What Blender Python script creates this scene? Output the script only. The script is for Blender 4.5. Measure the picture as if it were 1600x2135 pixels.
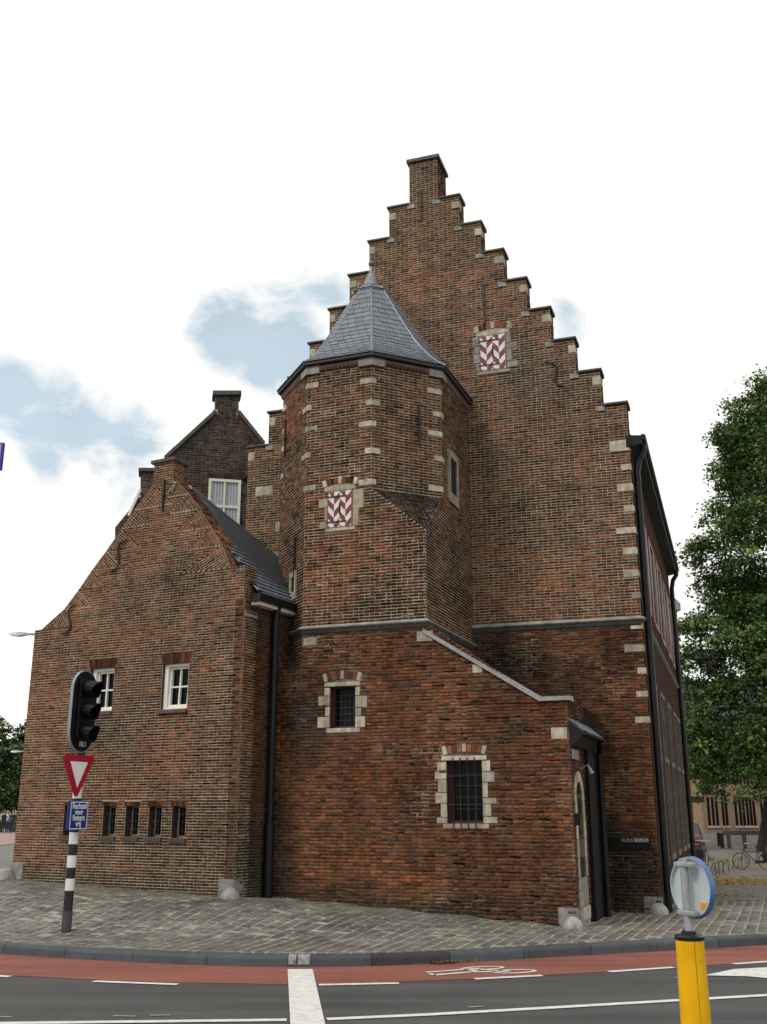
import bpy, bmesh, math, random
import numpy as np
from mathutils import Vector, Matrix
from mathutils.geometry import tessellate_polygon

for o in list(bpy.data.objects):
    bpy.data.objects.remove(o)
random.seed(7)
rng = np.random.default_rng(11)
R = math.radians
S = bpy.context.scene
COL = S.collection

# ------------------------------------------------------------------ camera
F_PX, CX, CY, TH, EYE = 2130.0, 800.0, 1067.5, R(16.35), 1.75
cam_d = bpy.data.cameras.new('camera')
cam_d.sensor_fit = 'HORIZONTAL'; cam_d.sensor_width = 36.0
cam_d.lens = F_PX / 1600.0 * 36.0
cam_d.clip_start = 0.1; cam_d.clip_end = 6000
cam = bpy.data.objects.new('camera', cam_d); COL.objects.link(cam)
cam.location = (0, 0, EYE); cam.rotation_euler = (math.pi / 2 + TH, 0, 0)
S.camera = cam

# ------------------------------------------------------------------ light
SUN_EL, SUN_AZ = R(46), R(226)        # azimuth measured clockwise from +Y
S.view_settings.view_transform = 'Standard'; S.view_settings.look = 'None'
S.view_settings.gamma = 1.0; S.view_settings.use_curve_mapping = False
S.view_settings.exposure = 0.0
sun_d = bpy.data.lights.new('sun', 'SUN'); sun_d.energy = 1.35; sun_d.angle = R(12)
sun_d.color = (1.0, 0.95, 0.88)
sun = bpy.data.objects.new('sun', sun_d); COL.objects.link(sun)
sdir = Vector((math.sin(SUN_AZ) * math.cos(SUN_EL), math.cos(SUN_AZ) * math.cos(SUN_EL), math.sin(SUN_EL)))
sun.rotation_euler = sdir.to_track_quat('Z', 'Y').to_euler(); sun.location = sdir * 60

world = bpy.data.worlds.new('World'); S.world = world; world.use_nodes = True
wt = world.node_tree; wt.nodes.clear()
def wn(t, **k):
    n = wt.nodes.new(t)
    for a, b in k.items(): setattr(n, a, b)
    return n
sky = wn('ShaderNodeTexSky', sky_type='NISHITA', sun_disc=False, sun_elevation=SUN_EL, sun_rotation=SUN_AZ, air_density=1.0, dust_density=1.5, ozone_density=1.0)
bg = wn('ShaderNodeBackground'); out = wn('ShaderNodeOutputWorld')
bg.inputs['Strength'].default_value = 0.1
tc = wn('ShaderNodeTexCoord')
mp = wn('ShaderNodeMapping'); mp.inputs['Scale'].default_value = (1.0, 1.0, 1.7)
nz = wn('ShaderNodeTexNoise'); nz.inputs['Scale'].default_value = 3.2; nz.inputs['Detail'].default_value = 9; nz.inputs['Roughness'].default_value = 0.58
nz.inputs['Distortion'].default_value = 0.25
wt.links.new(tc.outputs['Generated'], mp.inputs['Vector']); wt.links.new(mp.outputs['Vector'], nz.inputs['Vector'])
def pxdir(x, y):
    a = (x - CX) / F_PX; b = -(y - CY) / F_PX
    return Vector((a, math.cos(TH) - b * math.sin(TH), math.sin(TH) + b * math.cos(TH))).normalized()
def math_node(op, a, b=None, clamp=False):
    n = wn('ShaderNodeMath', operation=op); n.use_clamp = clamp
    for i, v in enumerate((a, b)):
        if v is None: continue
        if isinstance(v, (int, float)): n.inputs[i].default_value = v
        else: wt.links.new(v, n.inputs[i])
    return n.outputs[0]
# gaps in the cloud: a few soft openings whose outline is broken up by the noise
gap = None
for (gx, gy, rad, amt) in ((480, 690, 0.07, 0.95), (600, 715, 0.075, 1.0), (545, 780, 0.05, 0.7), (690, 610, 0.065, 0.62), (640, 560, 0.045, 0.5), (150, 880, 0.085, 0.72), (270, 950, 0.085, 0.7), (25, 805, 0.06, 0.72), (100, 960, 0.06, 0.55), (1175, 650, 0.045, 0.6)):
    vd = wn('ShaderNodeVectorMath', operation='DISTANCE')
    nrm = wn('ShaderNodeVectorMath', operation='NORMALIZE'); wt.links.new(tc.outputs['Generated'], nrm.inputs[0])
    wt.links.new(nrm.outputs[0], vd.inputs[0]); vd.inputs[1].default_value = pxdir(gx, gy)
    k = math_node('MULTIPLY', math_node('SUBTRACT', 1.0, math_node('DIVIDE', vd.outputs['Value'], rad), True), amt)
    gap = k if gap is None else math_node('MAXIMUM', gap, k)
nz2 = wn('ShaderNodeTexNoise'); nz2.inputs['Scale'].default_value = 7.5; nz2.inputs['Detail'].default_value = 10; nz2.inputs['Roughness'].default_value = 0.6; nz2.inputs['Distortion'].default_value = 0.5
wt.links.new(mp.outputs['Vector'], nz2.inputs['Vector'])
val = math_node('ADD', math_node('MULTIPLY', gap, 0.62), math_node('ADD', math_node('MULTIPLY', nz2.outputs['Fac'], 1.35), math_node('MULTIPLY', nz.outputs['Fac'], 0.5)))
gm = math_node('MULTIPLY', math_node('MULTIPLY', math_node('SUBTRACT', val, 1.10), 4.0, True), math_node('MULTIPLY', gap, 5.0, True))
# thin general modulation of the cloud deck
mott = math_node('ADD', math_node('MULTIPLY', nz.outputs['Fac'], 5.0), 8.6)
cl = wn('ShaderNodeCombineColor')
for i in range(3): wt.links.new(math_node('MULTIPLY', mott, (1.012, 1.0, 0.972)[i]), cl.inputs[i])
skyb = wn('ShaderNodeMix', data_type='RGBA'); skyb.inputs[0].default_value = 0.8
wt.links.new(sky.outputs[0], skyb.inputs[6]); gcol = wn('ShaderNodeMix', data_type='RGBA'); gf = math_node('MULTIPLY', math_node('SUBTRACT', nz2.outputs['Fac'], 0.38), 4.0, True); wt.links.new(gf, gcol.inputs[0])
gcol.inputs[6].default_value = (6.0, 7.1, 7.8, 1); gcol.inputs[7].default_value = (6.9, 8.4, 9.3, 1); wt.links.new(gcol.outputs[2], skyb.inputs[7])
mx = wn('ShaderNodeMix', data_type='RGBA')
wt.links.new(gm, mx.inputs[0]); wt.links.new(cl.outputs[0], mx.inputs[6]); wt.links.new(skyb.outputs[2], mx.inputs[7])
wt.links.new(mx.outputs[2], bg.inputs['Color']); wt.links.new(bg.outputs[0], out.inputs['Surface'])

# ------------------------------------------------------------------ helpers
V3 = Vector
def ray(x, y):
    a = (x - CX) / F_PX; b = -(y - CY) / F_PX
    return V3((a, math.cos(TH) - b * math.sin(TH), math.sin(TH) + b * math.cos(TH)))
EYEV = V3((0, 0, EYE))
def at_z(x, y, z):
    r = ray(x, y); return EYEV + r * ((z - EYE) / r.z)
def at_dist(x, y, d):                  # point at horizontal distance d in depth
    r = ray(x, y); return EYEV + r * (d / r.y)
def hdir(phi):
    return V3((math.sin(R(phi)), math.cos(R(phi)), 0))

class Wall:                            # a plane with its own u (along), v (up), n (out) axes
    def __init__(s, o, u, v=None, n=None):
        s.o = V3(o); s.u = V3(u).normalized(); s.v = V3(v).normalized() if v else V3((0, 0, 1))
        s.n = V3(n).normalized() if n else s.u.cross(s.v).normalized()
    def p(s, u, v, d=0.0): return s.o + s.u * u + s.v * v + s.n * d
    def uv(s, x, y, d=0.0):
        r = ray(x, y); o = s.o + s.n * d
        t = (o - EYEV).dot(s.n) / r.dot(s.n); q = EYEV + r * t - s.o
        return (q.dot(s.u), q.dot(s.v))
    def loc(s, q): q = V3(q) - s.o; return (q.dot(s.u), q.dot(s.v))

# materials ---------------------------------------------------------------
MATS = {}
def nodes_of(m):
    m.use_nodes = True; return m.node_tree, m.node_tree.nodes['Principled BSDF']
def mat(name, col, rough=0.8, metal=0.0, var=0.25, scale=6.0, bump=0.0, bscale=40.0, spec=0.4, objrand=0.0, emit=None, coat=0.0, streak=0.0):
    if name in MATS: return MATS[name]
    m = bpy.data.materials.new(name); nt, b = nodes_of(m); N = nt.nodes.new; L = nt.links.new
    b.inputs['Roughness'].default_value = rough; b.inputs['Metallic'].default_value = metal
    b.inputs['Specular IOR Level'].default_value = spec
    b.inputs['Coat Weight'].default_value = coat
    t = N('ShaderNodeTexCoord')
    n1 = N('ShaderNodeTexNoise'); n1.inputs['Scale'].default_value = scale; n1.inputs['Detail'].default_value = 6; n1.inputs['Roughness'].default_value = 0.65
    L(t.outputs['Object'], n1.inputs['Vector'])
    mr = N('ShaderNodeMapRange'); mr.inputs['From Min'].default_value = 0.3; mr.inputs['From Max'].default_value = 0.7
    mr.inputs['To Min'].default_value = 1 - var; mr.inputs['To Max'].default_value = 1 + var
    L(n1.outputs['Fac'], mr.inputs['Value'])
    fac = mr.outputs[0]
    if streak:
        mpn = N('ShaderNodeMapping'); mpn.inputs['Scale'].default_value = (9, 9, 0.7); L(t.outputs['Object'], mpn.inputs['Vector'])
        n3 = N('ShaderNodeTexNoise'); n3.inputs['Scale'].default_value = 1.0; n3.inputs['Detail'].default_value = 4; L(mpn.outputs[0], n3.inputs['Vector'])
        m3 = N('ShaderNodeMapRange'); m3.inputs['From Min'].default_value = 0.35; m3.inputs['From Max'].default_value = 0.7
        m3.inputs['To Min'].default_value = 1 - streak; m3.inputs['To Max'].default_value = 1.0; L(n3.outputs['Fac'], m3.inputs['Value'])
        mm = N('ShaderNodeMath'); mm.operation = 'MULTIPLY'; L(fac, mm.inputs[0]); L(m3.outputs[0], mm.inputs[1]); fac = mm.outputs[0]
    if objrand:
        oi = N('ShaderNodeObjectInfo'); m2 = N('ShaderNodeMapRange')
        m2.inputs['To Min'].default_value = 1 - objrand; m2.inputs['To Max'].default_value = 1 + objrand
        L(oi.outputs['Random'], m2.inputs['Value'])
        mm = N('ShaderNodeMath'); mm.operation = 'MULTIPLY'; L(fac, mm.inputs[0]); L(m2.outputs[0], mm.inputs[1]); fac = mm.outputs[0]
    vm = N('ShaderNodeVectorMath'); vm.operation = 'SCALE'; vm.inputs[0].default_value = col[:3]; L(fac, vm.inputs['Scale'])
    L(vm.outputs[0], b.inputs['Base Color'])
    if emit:
        b.inputs['Emission Color'].default_value = (*emit[:3], 1); b.inputs['Emission Strength'].default_value = emit[3]
    if bump:
        n2 = N('ShaderNodeTexNoise'); n2.inputs['Scale'].default_value = bscale; n2.inputs['Detail'].default_value = 5
        L(t.outputs['Object'], n2.inputs['Vector'])
        bp = N('ShaderNodeBump'); bp.inputs['Strength'].default_value = bump; bp.inputs['Distance'].default_value = 0.02
        L(n2.outputs['Fac'], bp.inputs['Height']); L(bp.outputs[0], b.inputs['Normal'])
    MATS[name] = m; return m
def attr_mat(name, rough=0.9, var=0.35, scale=18.0, bump=0.5, bscale=60, spec=0.12, big=0.2):
    if name in MATS: return MATS[name]
    m = mat(name, (1, 1, 1), rough, 0, var, scale, bump, bscale, spec); nt = m.node_tree; N = nt.nodes.new; L = nt.links.new
    b = nt.nodes['Principled BSDF']
    vm = [n for n in nt.nodes if n.type == 'VECT_MATH'][0]
    at = N('ShaderNodeAttribute'); at.attribute_name = 'bcol'; L(at.outputs['Color'], vm.inputs[0])
    # broad weathering in world space
    g = N('ShaderNodeNewGeometry'); n2 = N('ShaderNodeTexNoise'); n2.inputs['Scale'].default_value = 0.55; n2.inputs['Detail'].default_value = 5
    L(g.outputs['Position'], n2.inputs['Vector'])
    mr = N('ShaderNodeMapRange'); mr.inputs['From Min'].default_value = 0.32; mr.inputs['From Max'].default_value = 0.68
    mr.inputs['To Min'].default_value = 1 - big; mr.inputs['To Max'].default_value = 1 + big; L(n2.outputs['Fac'], mr.inputs['Value'])
    v2 = N('ShaderNodeVectorMath'); v2.operation = 'SCALE'; L(vm.outputs[0], v2.inputs[0]); L(mr.outputs[0], v2.inputs['Scale'])
    mp3 = N('ShaderNodeMapping'); mp3.inputs['Scale'].default_value = (2.2, 2.2, 0.22); L(g.outputs['Position'], mp3.inputs['Vector'])
    n3 = N('ShaderNodeTexNoise'); n3.inputs['Scale'].default_value = 1.0; n3.inputs['Detail'].default_value = 5; n3.inputs['Roughness'].default_value = 0.6; L(mp3.outputs[0], n3.inputs['Vector'])
    m3 = N('ShaderNodeMapRange'); m3.inputs['From Min'].default_value = 0.35; m3.inputs['From Max'].default_value = 0.6; m3.inputs['To Min'].default_value = 1 - big * 1.4; m3.inputs['To Max'].default_value = 1.06; L(n3.outputs['Fac'], m3.inputs['Value'])
    v3 = N('ShaderNodeVectorMath'); v3.operation = 'SCALE'; L(v2.outputs[0], v3.inputs[0]); L(m3.outputs[0], v3.inputs['Scale'])
    L(v3.outputs[0], b.inputs['Base Color'])
    return m

M_BRICK = attr_mat('brick', big=0.26, spec=0.03)
M_MORTAR = mat('mortar_light', (0.33, 0.295, 0.215), 0.95, spec=.05, var=0.35, scale=3.0, bump=0.6, bscale=50)
M_MORTAR_D = mat('mortar_worn', (0.10, 0.072, 0.052), 0.95, var=0.5, scale=2.0, bump=0.6, bscale=50)
def repointed(m):
    nt = m.node_tree; N = nt.nodes.new; L = nt.links.new; b = nt.nodes['Principled BSDF']; vm = [n for n in nt.nodes if n.type == 'VECT_MATH'][0]
    g = N('ShaderNodeNewGeometry'); n2 = N('ShaderNodeTexNoise'); n2.inputs['Scale'].default_value = 0.8; n2.inputs['Detail'].default_value = 7; n2.inputs['Roughness'].default_value = 0.65
    L(g.outputs['Position'], n2.inputs['Vector']); mr = N('ShaderNodeMapRange'); mr.inputs['From Min'].default_value = 0.54; mr.inputs['From Max'].default_value = 0.64; L(n2.outputs['Fac'], mr.inputs['Value'])
    mx_ = N('ShaderNodeMix'); mx_.data_type = 'RGBA'; L(mr.outputs[0], mx_.inputs[0]); L(vm.outputs[0], mx_.inputs[6]); mx_.inputs[7].default_value = (0.27, 0.24, 0.17, 1); L(mx_.outputs[2], b.inputs['Base Color'])
repointed(M_MORTAR_D)
M_MORTAR_H = mat('mortar_house', (0.315, 0.28, 0.20), 0.95, spec=.05, var=0.35, scale=2.5, bump=0.6, bscale=50)
M_STONE = mat('limestone', (0.46, 0.415, 0.325), 0.85, var=0.3, scale=9, bump=0.4, bscale=35, objrand=0.25, streak=0.35, spec=.2)
M_STONE_G = mat('grey_stone', (0.30, 0.29, 0.26), 0.8, var=0.3, scale=8, bump=0.4, bscale=30, objrand=0.15, streak=0.3)
M_COPING = mat('dark_coping', (0.075, 0.072, 0.068), 0.7, var=0.45, scale=7, bump=0.5, bscale=30)
M_SLATE = mat('slate', (0.135, 0.153, 0.180), 0.40, var=0.22, scale=5, bump=0.15, bscale=25, spec=0.55, objrand=0.2)
M_SLATE_D = mat('slate_roof_dark', (0.04, 0.046, 0.056), 0.45, var=0.3, scale=4, bump=0.2, bscale=25, spec=0.5)
M_LEAD = mat('lead', (0.20, 0.22, 0.245), 0.42, metal=0.35, var=0.25, scale=6)
M_IRON = mat('wrought_iron', (0.013, 0.012, 0.012), 0.55, var=0.3)
M_PIPE = mat('black_downpipe', (0.006, 0.007, 0.008), 0.4, var=0.2, spec=0.25)
M_GREEN = mat('dark_green_gutter', (0.006, 0.016, 0.013), 0.5, var=0.2, spec=.2)
M_WHITE = mat('white_paint', (0.74, 0.73, 0.66), 0.45, var=0.06, scale=3)
M_CREAM = mat('cream_paint', (0.66, 0.64, 0.54), 0.5, var=0.08, scale=3)
M_RED = mat('shutter_red', (0.17, 0.022, 0.024), 0.5, var=0.2, scale=12)
M_SHWHITE = mat('shutter_white', (0.66, 0.64, 0.60), 0.55, var=0.12, scale=12)
M_GLASS = mat('dark_glass', (0.004, 0.004, 0.005), 0.12, var=0.1, spec=0.09)
M_GLASS2 = mat('glass_with_blinds', (0.26, 0.29, 0.33), 0.25, var=0.1, spec=0.5)
M_REVEAL = mat('reveal_brick', (0.055, 0.036, 0.029), 0.9, var=0.5, scale=25)  # brick tone darkened, shade of the openings put into the colour
M_DARK = mat('dark_void', (0.012, 0.011, 0.010), 0.9, var=0.1)
M_BLACK = mat('black_plastic', (0.004, 0.004, 0.005), 0.5, var=0.1, spec=0.18)
M_DOOR = mat('weathered_oak', (0.085, 0.07, 0.05), 0.8, var=0.4, scale=7, streak=0.4)

# mesh building ------------------------------------------------------------
class MB:
    def __init__(s): s.v = []; s.f = []
    def add(s, vs, fs):
        k = len(s.v); s.v += [tuple(v) for v in vs]; s.f += [tuple(i + k for i in f) for f in fs]; return s
    def hexa(s, a, b):                      # two quads (lists of 4)
        return s.add(list(a) + list(b), [(3, 2, 1, 0), (4, 5, 6, 7), (0, 1, 5, 4), (1, 2, 6, 5), (2, 3, 7, 6), (3, 0, 4, 7)])
    def wbox(s, w, u0, u1, v0, v1, d0, d1):
        q = [(u0, v0), (u1, v0), (u1, v1), (u0, v1)]
        return s.hexa([w.p(a, b, d0) for a, b in q], [w.p(a, b, d1) for a, b in q])
    def box(s, x0, x1, y0, y1, z0, z1):
        return s.hexa([(x0, y0, z0), (x1, y0, z0), (x1, y1, z0), (x0, y1, z0)], [(x0, y0, z1), (x1, y0, z1), (x1, y1, z1), (x0, y1, z1)])
    def wprism(s, w, pts, d0, d1):          # polygon in wall plane, extruded
        n = len(pts)
        return s.add([w.p(a, b, d0) for a, b in pts] + [w.p(a, b, d1) for a, b in pts],
                     [tuple(range(n - 1, -1, -1)), tuple(range(n, 2 * n))] + [(i, (i + 1) % n, (i + 1) % n + n, i + n) for i in range(n)])
    def zprism(s, pts, z0, z1):
        n = len(pts)
        return s.add([(p[0], p[1], z0) for p in pts] + [(p[0], p[1], z1) for p in pts],
                     [tuple(range(n - 1, -1, -1)), tuple(range(n, 2 * n))] + [(i, (i + 1) % n, (i + 1) % n + n, i + n) for i in range(n)])
    def tube(s, pts, r, seg=8, caps=True):
        pts = [V3(p) for p in pts]; n = len(pts); rr = r if isinstance(r, (list, tuple)) else [r] * n
        k = len(s.v); up = None
        for i, p in enumerate(pts):
            t = (pts[min(i + 1, n - 1)] - pts[max(i - 1, 0)]).normalized()
            if up is None:
                up = V3((0, 0, 1)) if abs(t.z) < 0.9 else V3((1, 0, 0))
            a = t.cross(up).normalized(); b = a.cross(t).normalized(); up = b
            for j in range(seg):
                c = 2 * math.pi * j / seg
                s.v.append(tuple(p + a * (math.cos(c) * rr[i]) + b * (math.sin(c) * rr[i])))
        for i in range(n - 1):
            for j in range(seg):
                j2 = (j + 1) % seg
                s.f.append((k + i * seg + j, k + i * seg + j2, k + (i + 1) * seg + j2, k + (i + 1) * seg + j))
        if caps:
            s.f.append(tuple(k + j for j in range(seg))[::-1]); s.f.append(tuple(k + (n - 1) * seg + j for j in range(seg)))
        return s
    def lathe(s, c, prof, seg=20, axis=None, caps=True):
        c = V3(c); k = len(s.v); n = len(prof)
        ax = V3(axis).normalized() if axis else V3((0, 0, 1))
        a = ax.orthogonal().normalized() if axis else V3((1, 0, 0)); b = ax.cross(a)
        for r_, z in prof:
            for j in range(seg):
                t = 2 * math.pi * j / seg
                s.v.append(tuple(c + ax * z + a * (r_ * math.cos(t)) + b * (r_ * math.sin(t))))
        for i in range(n - 1):
            for j in range(seg):
                j2 = (j + 1) % seg
                s.f.append((k + i * seg + j, k + i * seg + j2, k + (i + 1) * seg + j2, k + (i + 1) * seg + j))
        if caps:
            s.f.append(tuple(k + j for j in range(seg))[::-1]); s.f.append(tuple(k + (n - 1) * seg + j for j in range(seg)))
        return s
    def bar(s, p, q, w, h, up=(0, 0, 1)):
        p, q = V3(p), V3(q); t = (q - p).normalized(); a = t.cross(V3(up)).normalized(); b = a.cross(t)
        A = [p + a * (x * w / 2) + b * (y * h / 2) for x, y in ((-1, -1), (1, -1), (1, 1), (-1, 1))]
        return s.hexa(A, [x + (q - p) for x in A])
    def mesh(s, name):
        me = bpy.data.meshes.new(name); me.from_pydata(s.v, [], s.f); me.update()
        bm = bmesh.new(); bm.from_mesh(me); bmesh.ops.recalc_face_normals(bm, faces=bm.faces); bm.to_mesh(me); bm.free()
        return me

def par_off(q): return q.location if (q.type == 'EMPTY' and q.parent is None) else V3((0, 0, 0))
def put(name, me, m, parent=None, smooth=False, kind=None, bevel=0.0):
    if isinstance(me, MB): me = me.mesh(name)
    o = bpy.data.objects.new(name, me); COL.objects.link(o)
    if m is not None and len(me.materials) == 0: me.materials.append(m)
    if parent is not None:
        o.parent = parent
        o.matrix_parent_inverse = Matrix.Translation(-par_off(parent))
    if smooth:
        me.polygons.foreach_set('use_smooth', [True] * len(me.polygons))
        me.set_sharp_from_angle(angle=R(40))
    if kind: o['kind'] = kind
    if bevel:
        bv = o.modifiers.new('bevel', 'BEVEL'); bv.width = bevel; bv.segments = 2; bv.limit_method = 'ANGLE'
    return o
def thing(name, label, cat, loc, group=None):
    e = bpy.data.objects.new(name, None); COL.objects.link(e); e.location = loc; e.empty_display_size = 0.3
    e['label'] = label; e['category'] = cat
    if group: e['group'] = group
    return e
def tag(o, label, cat, group=None):
    o['label'] = label; o['category'] = cat
    if group: o['group'] = group
    return o

def text_mesh(txt, size, ext=0.002, align='CENTER', spacing=1.0):
    cu = bpy.data.curves.new('lettering', 'FONT'); cu.body = txt; cu.size = size; cu.extrude = ext; cu.align_x = align; cu.align_y = 'CENTER'
    cu.space_character = spacing; cu.resolution_u = 3; cu.offset = 0.0015
    o = bpy.data.objects.new('lettering', cu); COL.objects.link(o)
    dg = bpy.context.evaluated_depsgraph_get(); me = bpy.data.meshes.new_from_object(o.evaluated_get(dg))
    bpy.data.objects.remove(o); bpy.data.curves.remove(cu); me.name = 'lettering'; return me
def place_text(me, w, u, v, d, sx=1.0):      # put a text mesh on a wall frame
    me.transform(Matrix(((w.u.x, w.v.x, w.n.x, 0), (w.u.y, w.v.y, w.n.y, 0), (w.u.z, w.v.z, w.n.z, 0), (0, 0, 0, 1))) @ Matrix.Diagonal((sx, 1, 1, 1)))
    me.transform(Matrix.Translation(w.p(u, v, d))); return me
TXT = {k: text_mesh(k, s, 0.0015) for k, s in (('Rechtsaf', 0.112), ('voor', 0.112), ('fietsers', 0.112), ('vrij', 0.112), ('10.1', 0.10), ('KUNST', 0.075), ('KUIN', 0.075))}

def skin_person(name, joints, edges, sub=1):
    me = bpy.data.meshes.new(name); me.from_pydata([j[:3] for j in joints], edges, [])
    o = bpy.data.objects.new(name, me); COL.objects.link(o)
    sk = o.modifiers.new('s', 'SKIN'); o.modifiers.new('d', 'SUBSURF').levels = sub
    for i, j in enumerate(joints): me.skin_vertices[0].data[i].radius = (j[3], j[3] if len(j) < 5 else j[4])
    me.skin_vertices[0].data[0].use_root = True
    dg = bpy.context.evaluated_depsgraph_get(); r_ = bpy.data.meshes.new_from_object(o.evaluated_get(dg))
    bpy.data.objects.remove(o); bpy.data.meshes.remove(me); return r_
def body_mesh(k):
    st = (0.10, -0.16, 0.22, 0.05, -0.2)[k % 5]       # stride
    J = [(0, 0, .95, .15, .11), (0, 0, 1.15, .14, .10), (0, 0, 1.36, .17, .11), (0, 0, 1.47, .07, .07), (0, .02, 1.58, .075, .09), (0, .02, 1.70, .07, .085),
         (.09, 0, .88, .09), (.10, st, .48, .065), (.10, st * 1.3 - .03, .10, .05), (.11, st * 1.3 + .13, .05, .045),
         (-.09, 0, .88, .09), (-.10, -st, .48, .065), (-.10, -st * 1.3 - .03, .10, .05), (-.11, -st * 1.3 + .13, .05, .045),
         (.20, 0, 1.38, .06), (.26, -st * .5, 1.10, .048), (.25, .10 - st * .4, .88, .035),
         (-.20, 0, 1.38, .06), (-.26, st * .5, 1.10, .048), (-.25, .10 + st * .4, .88, .035)]
    Eg = [(0, 1), (1, 2), (2, 3), (3, 4), (4, 5), (0, 6), (6, 7), (7, 8), (8, 9), (0, 10), (10, 11), (11, 12), (12, 13), (2, 14), (14, 15), (15, 16), (2, 17), (17, 18), (18, 19)]
    return skin_person('body', J, Eg)
BODIES = [body_mesh(k) for k in range(5)]

# ------------------------------------------------------------------ plan of the place
PS, PG, PH = 20.5, 18.5, 27.6          # headings of annex, main building and house
sd, fr = hdir(PS), hdir(PS + 90)
gd, gr = hdir(PG), hdir(PG + 90)
hd, hr = hdir(PH), hdir(PH + 90)
Dp = at_z(1207, 1934, 0.10)
AF = Wall((Dp.x, Dp.y, 0), fr)         # annex / turret front, u = 0 at the porch corner
assert AF.n.dot(sd) < 0
uSQ = AF.uv(890, 1297)[0]; uFR = AF.uv(775, 900)[0]; uFL = AF.uv(638, 1000)[0]; uC = AF.uv(565, 1869)[0]
CH = uSQ - uFR                         # side of the chamfered corner
uLB = uFL - CH                         # left edge of the turret
def plan(u, t): return AF.p(u, 0) + sd * t
GO = plan(uSQ, 2.9)
GA = Wall(GO, gr)                      # main gable
uE = GA.uv(1382, 1905)[0]
Cp = plan(uC, 0); Bp = Cp - hd * 1.05
HF = Wall((Bp.x, Bp.y, 0), hr)         # house front, u = 0 at the near corner
uA = HF.uv(37, 1832)[0]
HS = Wall((Bp.x, Bp.y, 0), hd, n=hr)   # house side
PW = Wall((Dp.x, Dp.y, 0), sd, n=fr)   # porch side with the door
TR = Wall(plan(uSQ, 0), sd, n=fr)      # turret right side
TC = Wall(plan(uFR, 0), hdir(PS + 45)) # turret chamfer right
TL = Wall(plan(uLB, CH), hdir(PS + 135))  # turret chamfer left
Ep = GA.p(uE, 0); SW = Wall((Ep.x, Ep.y, 0), gd, n=gr)   # right facade
Ap = HF.p(uA, 0)

KERB = [(-30, 30.0), (-20, 22.6), (-12, 17.55), (-8, 15.6), (-4.9, 14.12), (-4.09, 13.76), (-3.27, 13.44), (-2.45, 13.16), (-1.63, 12.99), (-.84, 12.95), (-.11, 13.02), (.63, 13.24), (1.16, 13.43), (1.9, 13.71), (2.61, 13.99), (3.28, 14.25), (5.22, 14.99), (9, 16.5), (16, 19.4), (40, 29.5)]
KX = np.array([k[0] for k in KERB]); KY = np.array([k[1] for k in KERB])
def ky(x): return float(np.interp(x, KX, KY))
CTRL = [(x, y, 0.125) for x, y in KERB] + [(Ap.x, Ap.y, 0.60), (Bp.x, Bp.y, 0.45), (Cp.x, Cp.y, 0.40), (Dp.x, Dp.y, 0.10), (Ep.x, Ep.y, 0.07)]
CTRL += [(AF.p(uC * f, 0).x, AF.p(uC * f, 0).y, 0.10 + 0.30 * f) for f in (.2, .4, .6, .8)]
CTRL += [(HF.p(uA * f, 0).x, HF.p(uA * f, 0).y, 0.45 + 0.15 * f) for f in (.25, .5, .75)]
CTRL += [(-9, 21, .55), (-12, 26, .5), (-16, 40, .35), (-30, 60, .15), (-40, 90, .05), (-60, 120, 0), (5, 24, .02), (6.5, 22, .03), (9, 30, -.08), (12, 40, -.2), (16, 55, -.3), (22, 75, -.38), (30, 110, -.4), (0, 120, -.3), (60, 60, -.3), (GA.p(-.6, 0).x, GA.p(-.6, 0).y, .05), (3.3, 17.4, .07)]
CT = np.array(CTRL)
def zg_arr(x, y):
    x = np.asarray(x, float); y = np.asarray(y, float)
    d2 = (x[..., None] - CT[:, 0]) ** 2 + (y[..., None] - CT[:, 1]) ** 2 + 0.05
    w = d2 ** -1.6
    return (w * CT[:, 2]).sum(-1) / w.sum(-1)
def zg(x, y): return float(zg_arr(np.array([x]), np.array([y]))[0])
def on_ground(x, y, z0=0.0):             # where a line of sight meets the ground
    z = z0
    for _ in range(25):
        q = at_z(x, y, z); z = zg(q.x, q.y)
    return V3((q.x, q.y, z))

# ------------------------------------------------------------------ ground, road, kerb
def sheet(name, xs, rows, m, kind='structure', parent=None):
    n = len(xs); me = bpy.data.meshes.new(name)
    vs = [v for r_ in rows for v in r_]
    fs = [(i * n + j, i * n + j + 1, (i + 1) * n + j + 1, (i + 1) * n + j) for i in range(len(rows) - 1) for j in range(n - 1)]
    me.from_pydata(vs, [], fs); me.update()
    return put(name, me, m, parent, smooth=True, kind=kind)

def paving_mat():
    m = mat('small_paving', (0.115, 0.11, 0.095), 0.72, var=0.35, scale=0.9, spec=0.4)
    nt = m.node_tree; N = nt.nodes.new; L = nt.links.new; b = nt.nodes['Principled BSDF']
    tcn = N('ShaderNodeTexCoord'); mpn = N('ShaderNodeMapping'); mpn.inputs['Rotation'].default_value = (0, 0, R(20)); mpn.inputs['Scale'].default_value = (1, 1, 0.0)
    L(tcn.outputs['Object'], mpn.inputs['Vector'])
    bt = N('ShaderNodeTexBrick'); bt.inputs['Scale'].default_value = 4.6; bt.inputs['Mortar Size'].default_value = 0.035
    bt.inputs['Color1'].default_value = (0.85, 0.85, 0.85, 1); bt.inputs['Color2'].default_value = (1.15, 1.12, 1.05, 1); bt.inputs['Mortar'].default_value = (1.5, 1.5, 1.4, 1)
    L(mpn.outputs[0], bt.inputs['Vector'])
    vm = [n for n in nt.nodes if n.type == 'VECT_MATH'][0]
    mu = N('ShaderNodeVectorMath'); mu.operation = 'MULTIPLY'; L(vm.outputs[0], mu.inputs[0]); L(bt.outputs['Color'], mu.inputs[1]); L(mu.outputs[0], b.inputs['Base Color'])
    return m
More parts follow.
